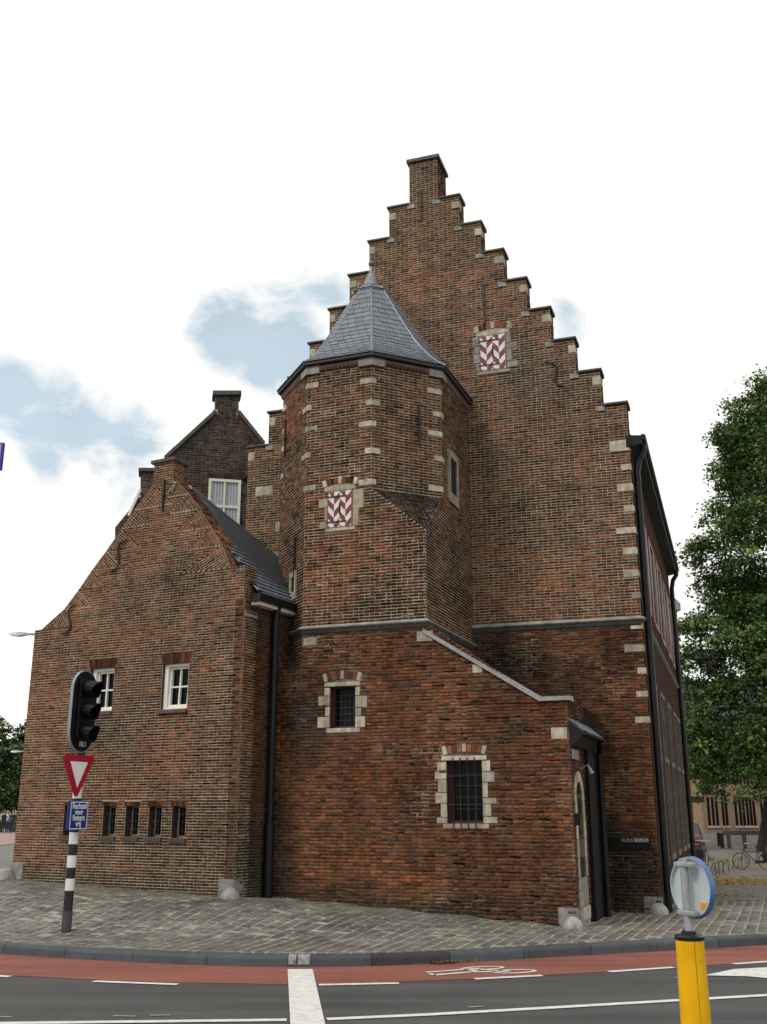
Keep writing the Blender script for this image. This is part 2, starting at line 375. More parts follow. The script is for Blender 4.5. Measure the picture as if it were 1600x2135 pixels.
def asphalt_mat(name, col, rough=0.75, var=0.15):
    m = mat(name, col, rough, var=var, scale=0.8, bump=0.5, bscale=180, spec=0.35)
    nt = m.node_tree; N = nt.nodes.new; L = nt.links.new; b = nt.nodes['Principled BSDF']
    tcn = N('ShaderNodeTexCoord'); n2 = N('ShaderNodeTexNoise'); n2.inputs['Scale'].default_value = 90; n2.inputs['Detail'].default_value = 2; L(tcn.outputs['Object'], n2.inputs['Vector'])
    mr = N('ShaderNodeMapRange'); mr.inputs['From Min'].default_value = 0.3; mr.inputs['From Max'].default_value = 0.75; mr.inputs['To Min'].default_value = 0.7; mr.inputs['To Max'].default_value = 1.35; L(n2.outputs['Fac'], mr.inputs['Value'])
    vm = [n for n in nt.nodes if n.type == 'VECT_MATH'][0]
    v2 = N('ShaderNodeVectorMath'); v2.operation = 'SCALE'; L(vm.outputs[0], v2.inputs[0]); L(mr.outputs[0], v2.inputs['Scale'])
    mpr = N('ShaderNodeMapping'); mpr.inputs['Rotation'].default_value = (0, 0, R(-8)); mpr.inputs['Scale'].default_value = (.2, 2.6, 1); L(tcn.outputs['Object'], mpr.inputs['Vector'])
    n4 = N('ShaderNodeTexNoise'); n4.inputs['Scale'].default_value = 1; n4.inputs['Detail'].default_value = 6; L(mpr.outputs[0], n4.inputs['Vector'])
    m4 = N('ShaderNodeMapRange'); m4.inputs['From Min'].default_value = .3; m4.inputs['From Max'].default_value = .7; m4.inputs['To Min'].default_value = .72; m4.inputs['To Max'].default_value = 1.25; L(n4.outputs['Fac'], m4.inputs['Value'])
    v4 = N('ShaderNodeVectorMath'); v4.operation = 'SCALE'; L(v2.outputs[0], v4.inputs[0]); L(m4.outputs[0], v4.inputs['Scale']); L(v4.outputs[0], b.inputs['Base Color'])
    return m
M_PAVE = paving_mat()
M_ASPH = asphalt_mat('asphalt', (0.070, 0.070, 0.069))
M_REDASPH = asphalt_mat('red_asphalt', (0.245, 0.085, 0.063), var=0.12)
M_PAINT = mat('road_paint', (0.64, 0.64, 0.60), 0.6, var=0.2, scale=9, bump=0.3, bscale=120)
M_KERB = mat('kerb_stone', (0.055, 0.064, 0.073), 0.6, var=0.25, scale=4, bump=0.3, bscale=60, objrand=0.18)

put('ground', MB().add([(-3000, -3000, -1.2), (3000, -3000, -1.2), (3000, 3000, -1.2), (-3000, 3000, -1.2)], [(0, 1, 2, 3)]), mat('far_ground', (0.12, 0.13, 0.08), 0.95), kind='structure')
xs = np.concatenate([np.linspace(-30, -8, 24), np.arange(-7.6, 9, 0.4), np.linspace(9.5, 40, 32)])
offs = np.concatenate([[0.10], np.arange(0.35, 8, 0.35), np.arange(8.5, 30, 1.4), np.arange(32, 140, 6)])
kx = np.array([ky(x) for x in xs])
rows = []
for of in offs:
    yy = kx + of; zz = zg_arr(xs, yy) - 0.012
    rows.append([(x, y, z) for x, y, z in zip(xs, yy, zz)])
pavement = sheet('pavement', xs, rows, M_PAVE)
xr = np.linspace(-30, 40, 120)
road = sheet('road', xr, [[(x, -12.0, 0) for x in xr], [(x, ky(x) + 0.03, 0) for x in xr]], M_ASPH)
def lane_edge(x):                       # outer edge of the cycle lane
    return float(np.interp(x, [-30, -12, -4.14, -2.65, -.97, -.26, 1.37, 2.97, 4.42, 9, 40], [28.2, 15.9, 12.33, 11.9, 11.72, 11.78, 12.2, 12.77, 13.33, 15.1, 28]))
sheet('cycle_lane', xr, [[(x, lane_edge(x), 0.004) for x in xr], [(x, ky(x) + 0.02, 0.004) for x in xr]], M_REDASPH)

# kerb: separate stones along the curve
kerb = bpy.data.objects.new('kerb', None); COL.objects.link(kerb); kerb['kind'] = 'structure'
def kpt(x): return V3((x, ky(x), 0))
xk = []; x = -14.0
fine = np.linspace(-14, 16, 6001); fy = np.interp(fine, KX, KY)
# smooth the kerb line a little
ker = np.ones(241) / 241; fy2 = np.convolve(np.pad(fy, 120, mode='edge'), ker, 'valid')
arc = np.concatenate([[0], np.cumsum(np.hypot(np.diff(fine), np.diff(fy2)))])
start = float(np.interp(at_z(640, 2018, 0).x, fine, arc)) % 1.0
edges_ = np.arange(start - 1.0, arc[-1], 0.985)
for a, b in zip(edges_[:-1], edges_[1:]):
    if a < 0.2: continue
    n = 4; P = []
    for i in range(n + 1):
        q = a + 0.004 + (b - a - 0.008) * i / n
        P.append(V3((float(np.interp(q, arc, fine)), float(np.interp(q, arc, fy2)), 0)))
    mb = MB(); prof = [(0.0, -0.05), (0.012, 0.085), (0.022, 0.112), (0.045, 0.124), (0.15, 0.126), (0.15, -0.05)]
    jz = random.uniform(-.003, .003)
    vs = []
    for i, p in enumerate(P):
        t = (P[min(i + 1, n)] - P[max(i - 1, 0)]).normalized(); nn = V3((-t.y, t.x, 0))
        for d, z in prof: vs.append(p + nn * d + V3((0, 0, z + jz)))
    m_ = len(prof)
    fs = [(i * m_ + j, i * m_ + (j + 1) % m_, (i + 1) * m_ + (j + 1) % m_, (i + 1) * m_ + j) for i in range(n) for j in range(m_)]
    fs += [tuple(range(m_)), tuple(range(n * m_, (n + 1) * m_))[::-1]]
    mb.add(vs, fs); put('kerb_stone', mb, M_KERB if abs(P[2].x - at_z(905, 2005, .06).x) > .5 else mat('kerb_sooty', (.03, .032, .035), .65, var=.4), kerb)
# worn white paint left on the kerb above the stop line
kx0, kx1 = at_z(594, 2010, 0.1).x, at_z(640, 2010, 0.1).x
mb = MB(); prof = [(0.006, 0.03), (0.010, 0.09), (0.021, 0.1155), (0.045, 0.1285), (0.12, 0.1305)]
for a, b in ((kx0, kx0 + .09), (kx0 + .11, kx0 + .2), (kx1 - .11, kx1)):
    A = [V3((a, float(np.interp(a, fine, fy2)) + d - 0.004, z)) for d, z in prof]; B = [V3((b, float(np.interp(b, fine, fy2)) + d - 0.004, z)) for d, z in prof]
    mb.add(A + B, [(i, i + 5, i + 6, i + 1) for i in range(4)])
put('kerb_paint', mb, mat('worn_white_paint', (0.24, 0.25, 0.25), 0.7, var=0.6, scale=25), kerb)

# painted markings
def strip(name, pts, w, z=0.008, m=M_PAINT):
    mb = MB(); vs = []; n = len(pts)
    for i, p in enumerate(pts):
        p = V3((p[0], p[1], 0)); a = V3((*pts[max(i - 1, 0)][:2], 0)); b = V3((*pts[min(i + 1, n - 1)][:2], 0))
        t = (b - a).normalized(); nn = V3((-t.y, t.x, 0)) * w / 2
        vs += [p + nn + V3((0, 0, z)), p - nn + V3((0, 0, z))]
    mb.add(vs, [(2 * i, 2 * i + 1, 2 * i + 3, 2 * i + 2) for i in range(n - 1)])
    return put(name, mb, m, road)
def gpx(x, y): q = at_z(x, y, 0.008); return (q.x, q.y)
def curve_between(a, b, n=6):
    (x0, y0), (x1, y1) = gpx(*a), gpx(*b); return [(x0 + (x1 - x0) * i / n, y0 + (y1 - y0) * i / n) for i in range(n + 1)]
for a, b in (((-150, 2024), (20, 2036.5)), ((195, 2046), (371, 2052.5)), ((665, 2053.5), (832, 2050)), ((957 + 33, 2041), (1131, 2034)), ((1270, 2026), (1405, 2017)), ((1530, 2010), (1700, 1998))):
    strip('lane_dash', curve_between(a, b), 0.10)
l1 = [gpx(x, y) for x, y in ((-300, 2137), (0, 2133.5), (300, 2130), (598, 2126.5))]
strip('centre_line', l1, 0.11)
strip('centre_line', [gpx(x, y) for x, y in ((682, 2125), (900, 2115), (1150, 2101), (1400, 2086.5), (1600, 2075), (1900, 2058))], 0.11)
mb = MB(); q = [gpx(600, 2021), gpx(652, 2021), gpx(684, 2160), gpx(607, 2160)]
mb.add([(a, b, 0.0085) for a, b in q], [(0, 1, 2, 3)]); put('stop_line', mb, M_PAINT, road)
mb = MB(); q = [gpx(x, y) for x, y in ((1470, 2034), (1530, 2021), (1640, 2015), (1700, 2016), (1700, 2050), (1560, 2036))]
mb.add([(a, b, 0.009) for a, b in q], [tuple(range(6))]); put('arrow_marking', mb, M_PAINT, road)
for (a, b) in (((235, 2118), (282, 2119)), ((312, 2117), (356, 2116.5)), ((977, 2100), (1008, 2098.5)), ((0, 2120), (25, 2120.5)), ((1407, 2039), (1440, 2037))):
    strip('worn_mark', curve_between(a, b), 0.035, m=mat('faded_paint', (0.30, 0.30, 0.29), 0.7, var=0.4, scale=20))
# bicycle symbol painted on the cycle lane
sym = MB()
o0 = V3((*gpx(1005, 2024.5), 0)); ax = (V3((*gpx(1120, 2018), 0)) - V3((*gpx(890, 2030), 0))).normalized(); ay = V3((-ax.y, ax.x, 0))
def sp(a, b): return o0 + ax * a * .80 + ay * b * .72 + V3((0, 0, 0.0095))
def sring(ca, cb, r, w, ry):
    n = 20; vs = []
    for i in range(n):
        t = 2 * math.pi * i / n
        vs += [sp(ca + math.cos(t) * r, cb + math.sin(t) * ry), sp(ca + math.cos(t) * (r - w), cb + math.sin(t) * (ry - w * 1.4))]
    sym.add(vs, [(2 * i, 2 * i + 1, (2 * i + 3) % (2 * n), (2 * i + 2) % (2 * n)) for i in range(n)])
def sbar(a, b, c, d, w):
    p, q = sp(a, b), sp(c, d); t = (q - p).normalized(); nn = V3((-t.y, t.x, 0)) * w / 2
    sym.add([p + nn, p - nn, q - nn, q + nn], [(0, 1, 2, 3)])
sring(0.42, -0.22, 0.34, 0.055, 0.20); sring(0.12, 0.26, 0.34, 0.055, 0.19)
for b_ in ((.42, -.22, -.2, -.06, .06), (-.2, -.06, .12, .26, .06), (.42, -.22, .1, .05, .05), (.12, .26, -.32, .2, .06), (-.2, -.06, -.78, -.16, .07), (-.32, .2, -.8, .14, .06), (-.78, -.16, -.8, -.02, .06)): sbar(*b_)
put('bicycle_symbol', sym, M_PAINT, road)

# ---------------- pavers: real setts in rows, laid at right angles to the annex
def setts():
    W, L = 0.172, 0.098; out = []
    for iu in range(-72, 36):
        for it in range(-80, 100):
            u = iu * W + rng.normal(0, .002); t = it * L + (L / 2 if iu % 2 else 0) + 0.035 * math.sin(iu * 1.7)
            out.append((u, t, iu, it))
    A = np.array([(o[0], o[1]) for o in out]) + rng.normal(0, .003, (len(out), 2))
    base = np.array([Dp.x, Dp.y]); f2 = np.array([fr.x, fr.y]); s2 = np.array([sd.x, sd.y])
    X = base + A[:, :1] * f2 + A[:, 1:] * s2
    kyv = np.interp(X[:, 0], fine, fy2)
    keep = (X[:, 1] > kyv + 0.34) & (X[:, 0] > -8.5) & (X[:, 0] < 8.6) & (X[:, 1] < kyv + 6.3)
    # inside the buildings: drop
    def inside(w, m_): return (X[:, 0] - w.o.x) * w.n.x + (X[:, 1] - w.o.y) * w.n.y < -m_
    ua = (X - np.array([AF.o.x, AF.o.y])) @ f2; uh = (X - np.array([HF.o.x, HF.o.y])) @ np.array([hr.x, hr.y])
    keep &= ~(inside(AF, 0.02) & (ua > uC - 3) & (ua < 0.06))
    keep &= ~(inside(HF, 0.02) & (uh > uA - 0.0) & (uh < 0.03))
    keep &= ~(inside(GA, -0.02) & ((X[:, 0] - Ep.x) * gd.y - (X[:, 1] - Ep.y) * gd.x < 0.03) & (ua > -2))
    keep &= A[:, 0] < 4.6
    return X[keep], W, L
X, SW_, SL_ = setts()
# border row of setts along the kerb
bord = []
for q in np.arange(0.3, arc[-1], 0.155):
    i = float(np.interp(q, arc, np.arange(len(fine)))); x = float(np.interp(q, arc, fine)); y = float(np.interp(x, fine, fy2))
    sl = (float(np.interp(x + .05, fine, fy2)) - float(np.interp(x - .05, fine, fy2))) / .1
    if -9 < x < 9: bord.append((x - sl * .21 / math.hypot(1, sl), y + .225 / math.hypot(1, sl), math.atan(sl)))
def block_mesh(cx, cy, ang, hx, hy, col, up=0.012):
    """chamfered setts that follow the ground; returns arrays"""
    n = len(cx); ca, sa = np.cos(ang), np.sin(ang)
    rings = []
    for (k, dz) in ((1.0, -0.03), (1.0, 0.0), (0.86, 1.0)):
        for sx, sy in ((-1, -1), (1, -1), (1, 1), (-1, 1)):
            jx = rng.normal(0, .0035, n); jy = rng.normal(0, .0035, n)
            lx = sx * (hx - (0 if k == 1 else .010)) + jx; ly = sy * (hy - (0 if k == 1 else .010)) + jy
            px = cx + lx * ca - ly * sa; py = cy + lx * sa + ly * ca
            rings.append((px, py, dz))
    zb = rng.normal(0, .003, n)
    Vv = np.zeros((n, 12, 3))
    for i, (px, py, dz) in enumerate(rings):
        z = zg_arr(px, py) - 0.012
        Vv[:, i, 0] = px; Vv[:, i, 1] = py; Vv[:, i, 2] = z + (dz if dz < 0 else (0.006 if dz == 0 else up)) + zb
    return Vv
QF = np.array([(0, 1, 5, 4), (1, 2, 6, 5), (2, 3, 7, 6), (3, 0, 4, 7), (4, 5, 9, 8), (5, 6, 10, 9), (6, 7, 11, 10), (7, 4, 8, 11), (8, 9, 10, 11)])
def quads_mesh(name, Vv, cols):
    n = len(Vv); me = bpy.data.meshes.new(name)
    me.vertices.add(n * 12); me.vertices.foreach_set('co', Vv.reshape(-1))
    F = (QF[None] + (np.arange(n) * 12)[:, None, None]).reshape(-1, 4)
    me.loops.add(F.size); me.loops.foreach_set('vertex_index', F.reshape(-1).astype(np.int32))
    me.polygons.add(len(F)); me.polygons.foreach_set('loop_start', (np.arange(len(F)) * 4).astype(np.int32)); me.polygons.foreach_set('loop_total', np.full(len(F), 4, np.int32))
    a = me.attributes.new('bcol', 'FLOAT_COLOR', 'POINT')
    c4 = np.ones((n, 12, 4)); c4[:, :, :3] = cols[:, None, :]; a.data.foreach_set('color', c4.reshape(-1).astype(np.float32))
    me.update(calc_edges=True); me.validate(); return me
M_SETT = attr_mat('sett', rough=0.5, var=0.3, scale=25, bump=0.4, bscale=80, spec=0.45, big=0.25)
SETTPAL = np.array([(.150, .141, .118), (.136, .130, .110), (.165, .154, .127), (.124, .117, .099), (.148, .133, .110)])
allx = np.concatenate([X[:, 0], [b[0] for b in bord]]); ally = np.concatenate([X[:, 1], [b[1] for b in bord]])
alla = np.concatenate([np.full(len(X), math.atan2(fr.y, fr.x)), [b[2] for b in bord]])
hx = np.concatenate([np.full(len(X), SW_ / 2 - .0105), np.full(len(bord), .0695)]); hy = np.concatenate([np.full(len(X), SL_ / 2 - .0075), np.full(len(bord), .05)])
cols = SETTPAL[rng.integers(0, 5, len(allx))] * rng.uniform(.84, 1.16, (len(allx), 1))
cols[len(X):] *= 0.8
wet = np.exp(-((allx + 5.0) / 2.0) ** 2)
Vv = block_mesh(allx, ally, alla, hx, hy, cols)
depth = ally.copy(); depth[(allx < -4.9 * ally / 13) | (allx > 5.0 * ally / 13)] = 99
order = np.argsort(depth); near = order[:290]; rest = np.setdiff1d(np.arange(len(allx)), near)
put('sett_paving', quads_mesh('sett_paving', Vv[rest], cols[rest]), M_SETT, pavement, kind='stuff')
pool = {}
for i in near:                                   # the nearest setts one by one
    key = (bool(i >= len(X)), int(rng.integers(0, 10)))
    if key not in pool:
        k0 = hx[i]; k1 = hy[i]; v = []
        for kk, dz in ((0, -0.03), (0, 0.006), (.010, .012)):
            for sx, sy in ((-1, -1), (1, -1), (1, 1), (-1, 1)): v.append((sx * (k0 - kk) + rng.normal(0, .003), sy * (k1 - kk) + rng.normal(0, .003), dz))
        pool[key] = quads_mesh('sett', np.array([v]), cols[i:i + 1]); pool[key].materials.append(M_SETT)
    o = bpy.data.objects.new('sett', pool[key]); COL.objects.link(o); o.parent = pavement
    c_ = Vv[i, :4].mean(0); zc = zg(allx[i], ally[i]) - .012
    e1 = (Vv[i, 1] - Vv[i, 0]); nrm = V3(np.cross(Vv[i, 1] - Vv[i, 0], Vv[i, 3] - Vv[i, 0])).normalized(); e1 = V3(e1).normalized(); e2 = nrm.cross(e1)
    o.matrix_world = Matrix(((e1.x, e2.x, nrm.x, c_[0]), (e1.y, e2.y, nrm.y, c_[1]), (e1.z, e2.z, nrm.z, zc), (0, 0, 0, 1)))
# sand showing between the setts
jx = np.arange(-8.5, 8.0, 0.3); jr = []
for k in range(20):
    f = k / 19
    jr.append([(x, float(np.interp(x, fine, fy2)) + .14 + f * 5.8, zg(x, float(np.interp(x, fine, fy2)) + .14 + f * 5.8) - 0.0045) for x in jx])
sheet('joint_sand', jx, jr, mat('joint_sand', (0.27, 0.262, 0.215), 0.9, var=0.5, scale=3, bump=0.3, bscale=60), kind='stuff', parent=pavement)

# ------------------------------------------------------------------ brickwork
def intervals(poly, v):
    xs_ = []; n = len(poly)
    for i in range(n):
        (x0, y0), (x1, y1) = poly[i], poly[(i + 1) % n]
        if (y0 <= v) != (y1 <= v): xs_.append(x0 + (x1 - x0) * (v - y0) / (y1 - y0))
    xs_.sort(); return [(xs_[i], xs_[i + 1]) for i in range(0, len(xs_) - 1, 2)]
def subtract(iv, cut):
    out = []
    for a, b in iv:
        segs = [(a, b)]
        for c, d in cut:
            ns = []
            for s0, s1 in segs:
                if d <= s0 or c >= s1: ns.append((s0, s1)); continue
                if c > s0: ns.append((s0, c))
                if d < s1: ns.append((d, s1))
            segs = ns
        out += segs
    return out
def rot(p, a): c, s = math.cos(a), math.sin(a); return (p[0] * c - p[1] * s, p[0] * s + p[1] * c)
def lay(outer, holes=(), course=.0557, L=.20, H=.10, joint=.010, ang=0.0, phase=0, bond=True):
    """rows of bricks (cross bond) filling a polygon: list of (cu, cv, ang, len, ht)"""
    P = [rot(p, -ang) for p in outer]; HS_ = [[rot(p, -ang) for p in h] for h in holes]
    v0 = min(p[1] for p in P); v1 = max(p[1] for p in P); out = []
    for k in range(int(math.floor(v0 / course)), int(math.ceil(v1 / course)) + 1):
        vm = (k + .5) * course
        if vm < v0 or vm > v1: continue
        iv = intervals(P, vm)
        for h in HS_: iv = subtract(iv, intervals(h, vm))
        kk = k + phase; head = bond and kk % 2 == 0
        step = H if head else L
        off = (H / 2 if head else (L / 2 if (kk // 2) % 2 else 0)) + (L / 4 if not head else 0) + random.uniform(-.006, .006)
        for a, b in iv:
            if b - a < .03: continue
            cuts = [a]; x_ = math.floor((a - off) / step) * step + off + step
            while x_ < b:
                if x_ - cuts[-1] > .035 and b - x_ > .03: cuts.append(x_ + random.uniform(-.006, .006))
                x_ += step
            cuts.append(b)
            for c, d in zip(cuts[:-1], cuts[1:]):
                ln = d - c - joint * .72
                if ln < .015: continue
                cu, cv = rot(((c + d) / 2, vm), ang)
                out.append((cu, cv, ang, ln, course - joint * 1.15))
    return out
PAL_UP = (np.array([(.072, .040, .026), (.120, .055, .033), (.155, .068, .037), (.215, .090, .040), (.115, .062, .045), (.042, .030, .023), (.175, .074, .038)]), [.18, .29, .2, .09, .09, .08, .07]); PAL_UP = (PAL_UP[0] * np.array([1.13, .98, 1.0]), PAL_UP[1])
PAL_LOW = (1.1 * np.array([(.165, .070, .036), (.13, .058, .032), (.20, .084, .040), (.095, .050, .031), (.066, .041, .028), (.145, .063, .038)]), [.28, .25, .12, .15, .06, .14])
PAL_HOUSE = (np.array([(.150, .067, .038), (.112, .054, .034), (.215, .092, .043), (.076, .043, .029), (.048, .033, .025), (.18, .077, .040), (.125, .065, .045)]), [.26, .22, .10, .14, .07, .12, .09]); PAL_HOUSE = (PAL_HOUSE[0] * np.array([1.13, .98, 1.0]), PAL_HOUSE[1])
PAL_REAR = (np.array([(.075, .050, .043), (.055, .042, .038), (.10, .058, .047), (.04, .033, .031)]) * 1.15, [.3, .3, .25, .15])
BR = {}                                         # wall name -> (wall, bricks, colours, style)
def brickwork(wall, bricks, pal, stains_shade=(), worn=0.0, tint=1.0):
    n = len(bricks); A = np.array(bricks)
    c = pal[0][rng.choice(len(pal[1]), n, p=np.array(pal[1]) / sum(pal[1]))] * rng.uniform(.78, 1.22, (n, 1)) * rng.uniform(.94, 1.06, (n, 3)) * tint
    if n > 600:                                  # old repairs: patches laid with other bricks
        for _ in range(int(8 + n / 700)):
            cu, cv = A[rng.integers(0, n), :2]; ru, rv = rng.uniform(.3, 1.3), rng.uniform(.15, .7)
            tn = np.array([(1.22, 1.14, 1.0), (.70, .74, .80), (1.18, .98, .85), (.80, .80, .80), (.62, .68, .74)])[rng.integers(0, 5)]
            inn = ((A[:, 0] - cu) / ru) ** 2 + ((A[:, 1] - cv) / rv) ** 2 + rng.normal(0, .25, n) < 1; c[inn] *= tn
    c = c * np.array([.93, .895, .83])
    for (u, v, ru, rv, k) in stains_shade:            # soot and damp marks, with shade painted in on some walls
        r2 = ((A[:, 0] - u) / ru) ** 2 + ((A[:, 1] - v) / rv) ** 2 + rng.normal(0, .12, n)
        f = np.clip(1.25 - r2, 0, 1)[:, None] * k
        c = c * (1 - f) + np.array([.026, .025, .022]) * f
    if abs(wall.n.z) < .1:                       # splash dirt and contact shade painted along the foot of the wall
        wp = np.array(wall.o)[:2] + A[:, :1] * np.array(wall.u)[:2]; hgt = A[:, 1] + wall.o.z - zg_arr(wp[:, 0], wp[:, 1])
        f = (np.clip(1 - hgt / .34, 0, 1) * rng.uniform(.35, .85, n))[:, None]; c = c * (1 - f) + np.array([.034, .031, .024]) * f
    d = rng.normal(.0045 + .0065 * worn, .0012 + .0035 * worn, n).clip(.0022, .024)
    hx = A[:, 3] / 2; hy = A[:, 4] / 2; ca, sa = np.cos(A[:, 2]), np.sin(A[:, 2])
    jit = .0017 + .0035 * worn; inset = .0028 + .005 * worn
    tilt = rng.normal(0, .004 + .006 * worn, n)
    pts = np.zeros((n, 12, 3))
    for ring in range(3):
        for q, (sx, sy) in enumerate(((-1, -1), (1, -1), (1, 1), (-1, 1))):
            e = inset if ring == 2 else 0
            lx = sx * (hx - e) + (rng.normal(0, jit, n) if ring else 0); ly = sy * (hy - e) + (rng.normal(0, jit, n) if ring else 0) + lx * tilt
            dd = -.012 if ring == 0 else (np.maximum(d - .0025 - .006 * worn, .0004) if ring == 1 else d + rng.normal(0, .0008 + .0015 * worn, n))
            pts[:, ring * 4 + q, 0] = A[:, 0] + lx * ca - ly * sa
            pts[:, ring * 4 + q, 1] = A[:, 1] + lx * sa + ly * ca
            pts[:, ring * 4 + q, 2] = dd
    M = np.array([wall.u, wall.v, wall.n]); return A, c, pts @ M + np.array(wall.o)
def finish_bricks(parent, walls, nsingle=0, mname='brickwork'):
    """walls: list of (wall, A, cols, verts, parent part). nearest bricks become objects of their own"""
    singles = {}
    if nsingle:
        allp = []
        for k, (w, A, c, P, par, ok) in enumerate(walls):
            if not ok: continue
            ctr = P[:, 8:].mean(1); dist = np.linalg.norm(ctr - np.array(EYEV), axis=1) / np.sqrt(np.minimum(A[:, 3], .2) / .2)
            allp += [(dist[i], k, i) for i in range(len(A)) if A[i, 2] == 0]
        allp.sort(); 
        for _, k, i in allp[:nsingle]: singles.setdefault(k, []).append(i)
    for k, (w, A, c, P, par, ok) in enumerate(walls):
        si = np.array(singles.get(k, []), int); rest = np.setdiff1d(np.arange(len(A)), si)
        put(mname, quads_mesh(mname, P[rest], c[rest]), M_BRICK, par, kind='stuff')
        pool = {}
        for i in si:
            key = (A[i, 3] > .13, int(rng.integers(0, 14)))
            if key not in pool:
                M = np.array([w.u, w.v, w.n]); ctr = P[i, :4].mean(0)
                loc = (P[i] - ctr) @ M.T; loc[:, 0] /= A[i, 3]; loc[:, 1] /= A[i, 4]
                me = quads_mesh('brick', loc[None], c[i:i + 1]); me.materials.append(M_BRICK); pool[key] = me
            o = bpy.data.objects.new('brick', pool[key]); COL.objects.link(o)
            ctr = V3(P[i, :4].mean(0)); u = w.u * A[i, 3]; v = w.v * A[i, 4]; nn = w.n
            wm = Matrix(((u.x, v.x, nn.x, ctr.x), (u.y, v.y, nn.y, ctr.y), (u.z, v.z, nn.z, ctr.z), (0, 0, 0, 1)))
            o.parent = par; o.matrix_parent_inverse = Matrix.Translation(-par_off(par)); o.matrix_basis = wm
def backing(name, wall, outer, holes, m, parent, depth=0.0, reveal=0.0, label=None):
    """mortar face with openings and their reveals"""
    polys = [[V3((a, b, 0)) for a, b in outer]] + [[V3((a, b, 0)) for a, b in h] for h in holes]
    flat = [p for pl in polys for p in pl]; tris = tessellate_polygon(polys)
    mb = MB(); mb.add([wall.p(p.x, p.y, depth) for p in flat], [tuple(t) for t in tris])
    me = bpy.data.meshes.new(name); me.from_pydata(mb.v, [], mb.f); me.update()
    o = put(name, me, m, parent)
    if reveal:
        for h in holes:
            n = len(h); r2 = bpy.data.meshes.new('reveal'); r2.from_pydata([wall.p(a, b, depth) for a, b in h] + [wall.p(a, b, -reveal) for a, b in h], [], [(i, (i + 1) % n, (i + 1) % n + n, i + n) for i in range(n)]); r2.update(); put('reveal', r2, M_REVEAL, o)
    if label: o['label'] = label
    return o
def rect(u0, u1, v0, v1): return [(u0, v0), (u1, v0), (u1, v1), (u0, v1)]
def px_rect(w, x0, y0, x1, y1):           # an upright rectangle on a wall, from its picture extent
    a = w.uv(x0, (y0 + y1) / 2); b = w.uv(x1, (y0 + y1) / 2); xm = (x0 + x1) / 2
    return (a[0], b[0], w.uv(xm, y1)[1], w.uv(xm, y0)[1])
def stone(name, w, r, parent, m=M_STONE, d0=-.03, d1=.014):
    return put(name, MB().wbox(w, r[0], r[1], r[2], r[3], d0, d1 + random.uniform(0, .003)), m, parent, bevel=.004)
def quoin(c, da, la, db, lb, z0, z1, parent, m=M_STONE, pr=.013, th=.06):
    """corner stone: c plan corner, da/db directions along the two faces, outward proud"""
    c = V3((c[0], c[1], 0)); da = V3(da).normalized(); db = V3(db).normalized()
    na = V3((da.y, -da.x, 0)); nb = V3((-db.y, db.x, 0))
    if na.dot(db) > 0: na = -na
    if nb.dot(da) > 0: nb = -nb
    cosang = na.dot(nb); k = pr / (1 + cosang)
    oc = c + (na + nb) * k
    a1 = c + da * la; b1 = c + db * lb; inner = c - (na + nb) * (th / (1 + cosang))
    pts = [oc, a1 + na * pr, a1 - na * th, inner, b1 - nb * th, b1 + nb * pr]
    mb = MB(); mb.zprism(pts, z0, z1); return put('quoin', mb, m, parent, bevel=.004)
def anchor(w, x, y0, y1, parent, d=.03):
    a = w.uv(x, y0); b = w.uv(x, y1); u = (a[0] + b[0]) / 2
    mb = MB().wbox(w, u - .016, u + .016, min(a[1], b[1]), max(a[1], b[1]), .012, d + .012)
    vm = (a[1] + b[1]) / 2; mb.wbox(w, u - .03, u + .03, vm - .03, vm + .03, .012, d + .022)
    return put('wall_anchor', mb, M_IRON, parent)
def s_anchor(w, p0, p1, parent, flip=1):
    a = V3((*w.uv(*p0), 0)); b = V3((*w.uv(*p1), 0)); t = b - a; n = V3((-t.y, t.x, 0)).normalized() * t.length * .17 * flip
    pts = []
    for i in range(13):
        f = i / 12; q = a + t * f + n * math.sin(2 * math.pi * f); pts.append(w.p(q.x, q.y, .035))
    return put('wall_anchor', MB().tube(pts, [.010] + [.016] * 11 + [.010], 6), M_IRON, parent, smooth=True)
def arch(w, u0, u1, v0, parent, h=.16, rise=.06, nb=9, stones=True, pal=PAL_LOW):
    """shallow segmental arch: brick voussoirs with end stones and keystone"""
    um = (u0 + u1) / 2; hw = (u1 - u0) / 2; rad = (hw * hw + rise * rise) / (2 * rise); cv = v0 + rise - rad; a0 = math.asin(hw / rad)
    A = []; C = []
    for i in range(nb):
        f0 = -a0 + 2 * a0 * i / nb; f1 = -a0 + 2 * a0 * (i + 1) / nb; g = .006 / rad
        is_st = stones and i in (0, nb // 2, nb - 1)
        r0, r1 = rad, rad + h * (1.08 if is_st else 1.0)
        q = [(um + r_ * math.sin(f), cv + r_ * math.cos(f)) for r_, f in ((r0, f0 + g), (r0, f1 - g), (r1, f1 - g), (r1, f0 + g))]
        mb = MB().wprism(w, q, -.02, .016 if is_st else .011)
        if is_st: put('arch_stone', mb, M_STONE, parent, bevel=.004)
        else:
            me = mb.mesh('arch_brick'); at_ = me.attributes.new('bcol', 'FLOAT_COLOR', 'POINT')
            cc = pal[0][random.randrange(len(pal[0]))] * random.uniform(.8, 1.2); at_.data.foreach_set('color', list((*cc, 1)) * len(me.vertices))
            put('arch_brick', me, M_BRICK, parent)
    top = [(um + (rad + h) * math.sin(-a0 + 2 * a0 * i / 8), cv + (rad + h) * math.cos(-a0 + 2 * a0 * i / 8)) for i in range(9)]
    return [(top[0][0], v0 - .01)] + top + [(top[-1][0], v0 - .01)]

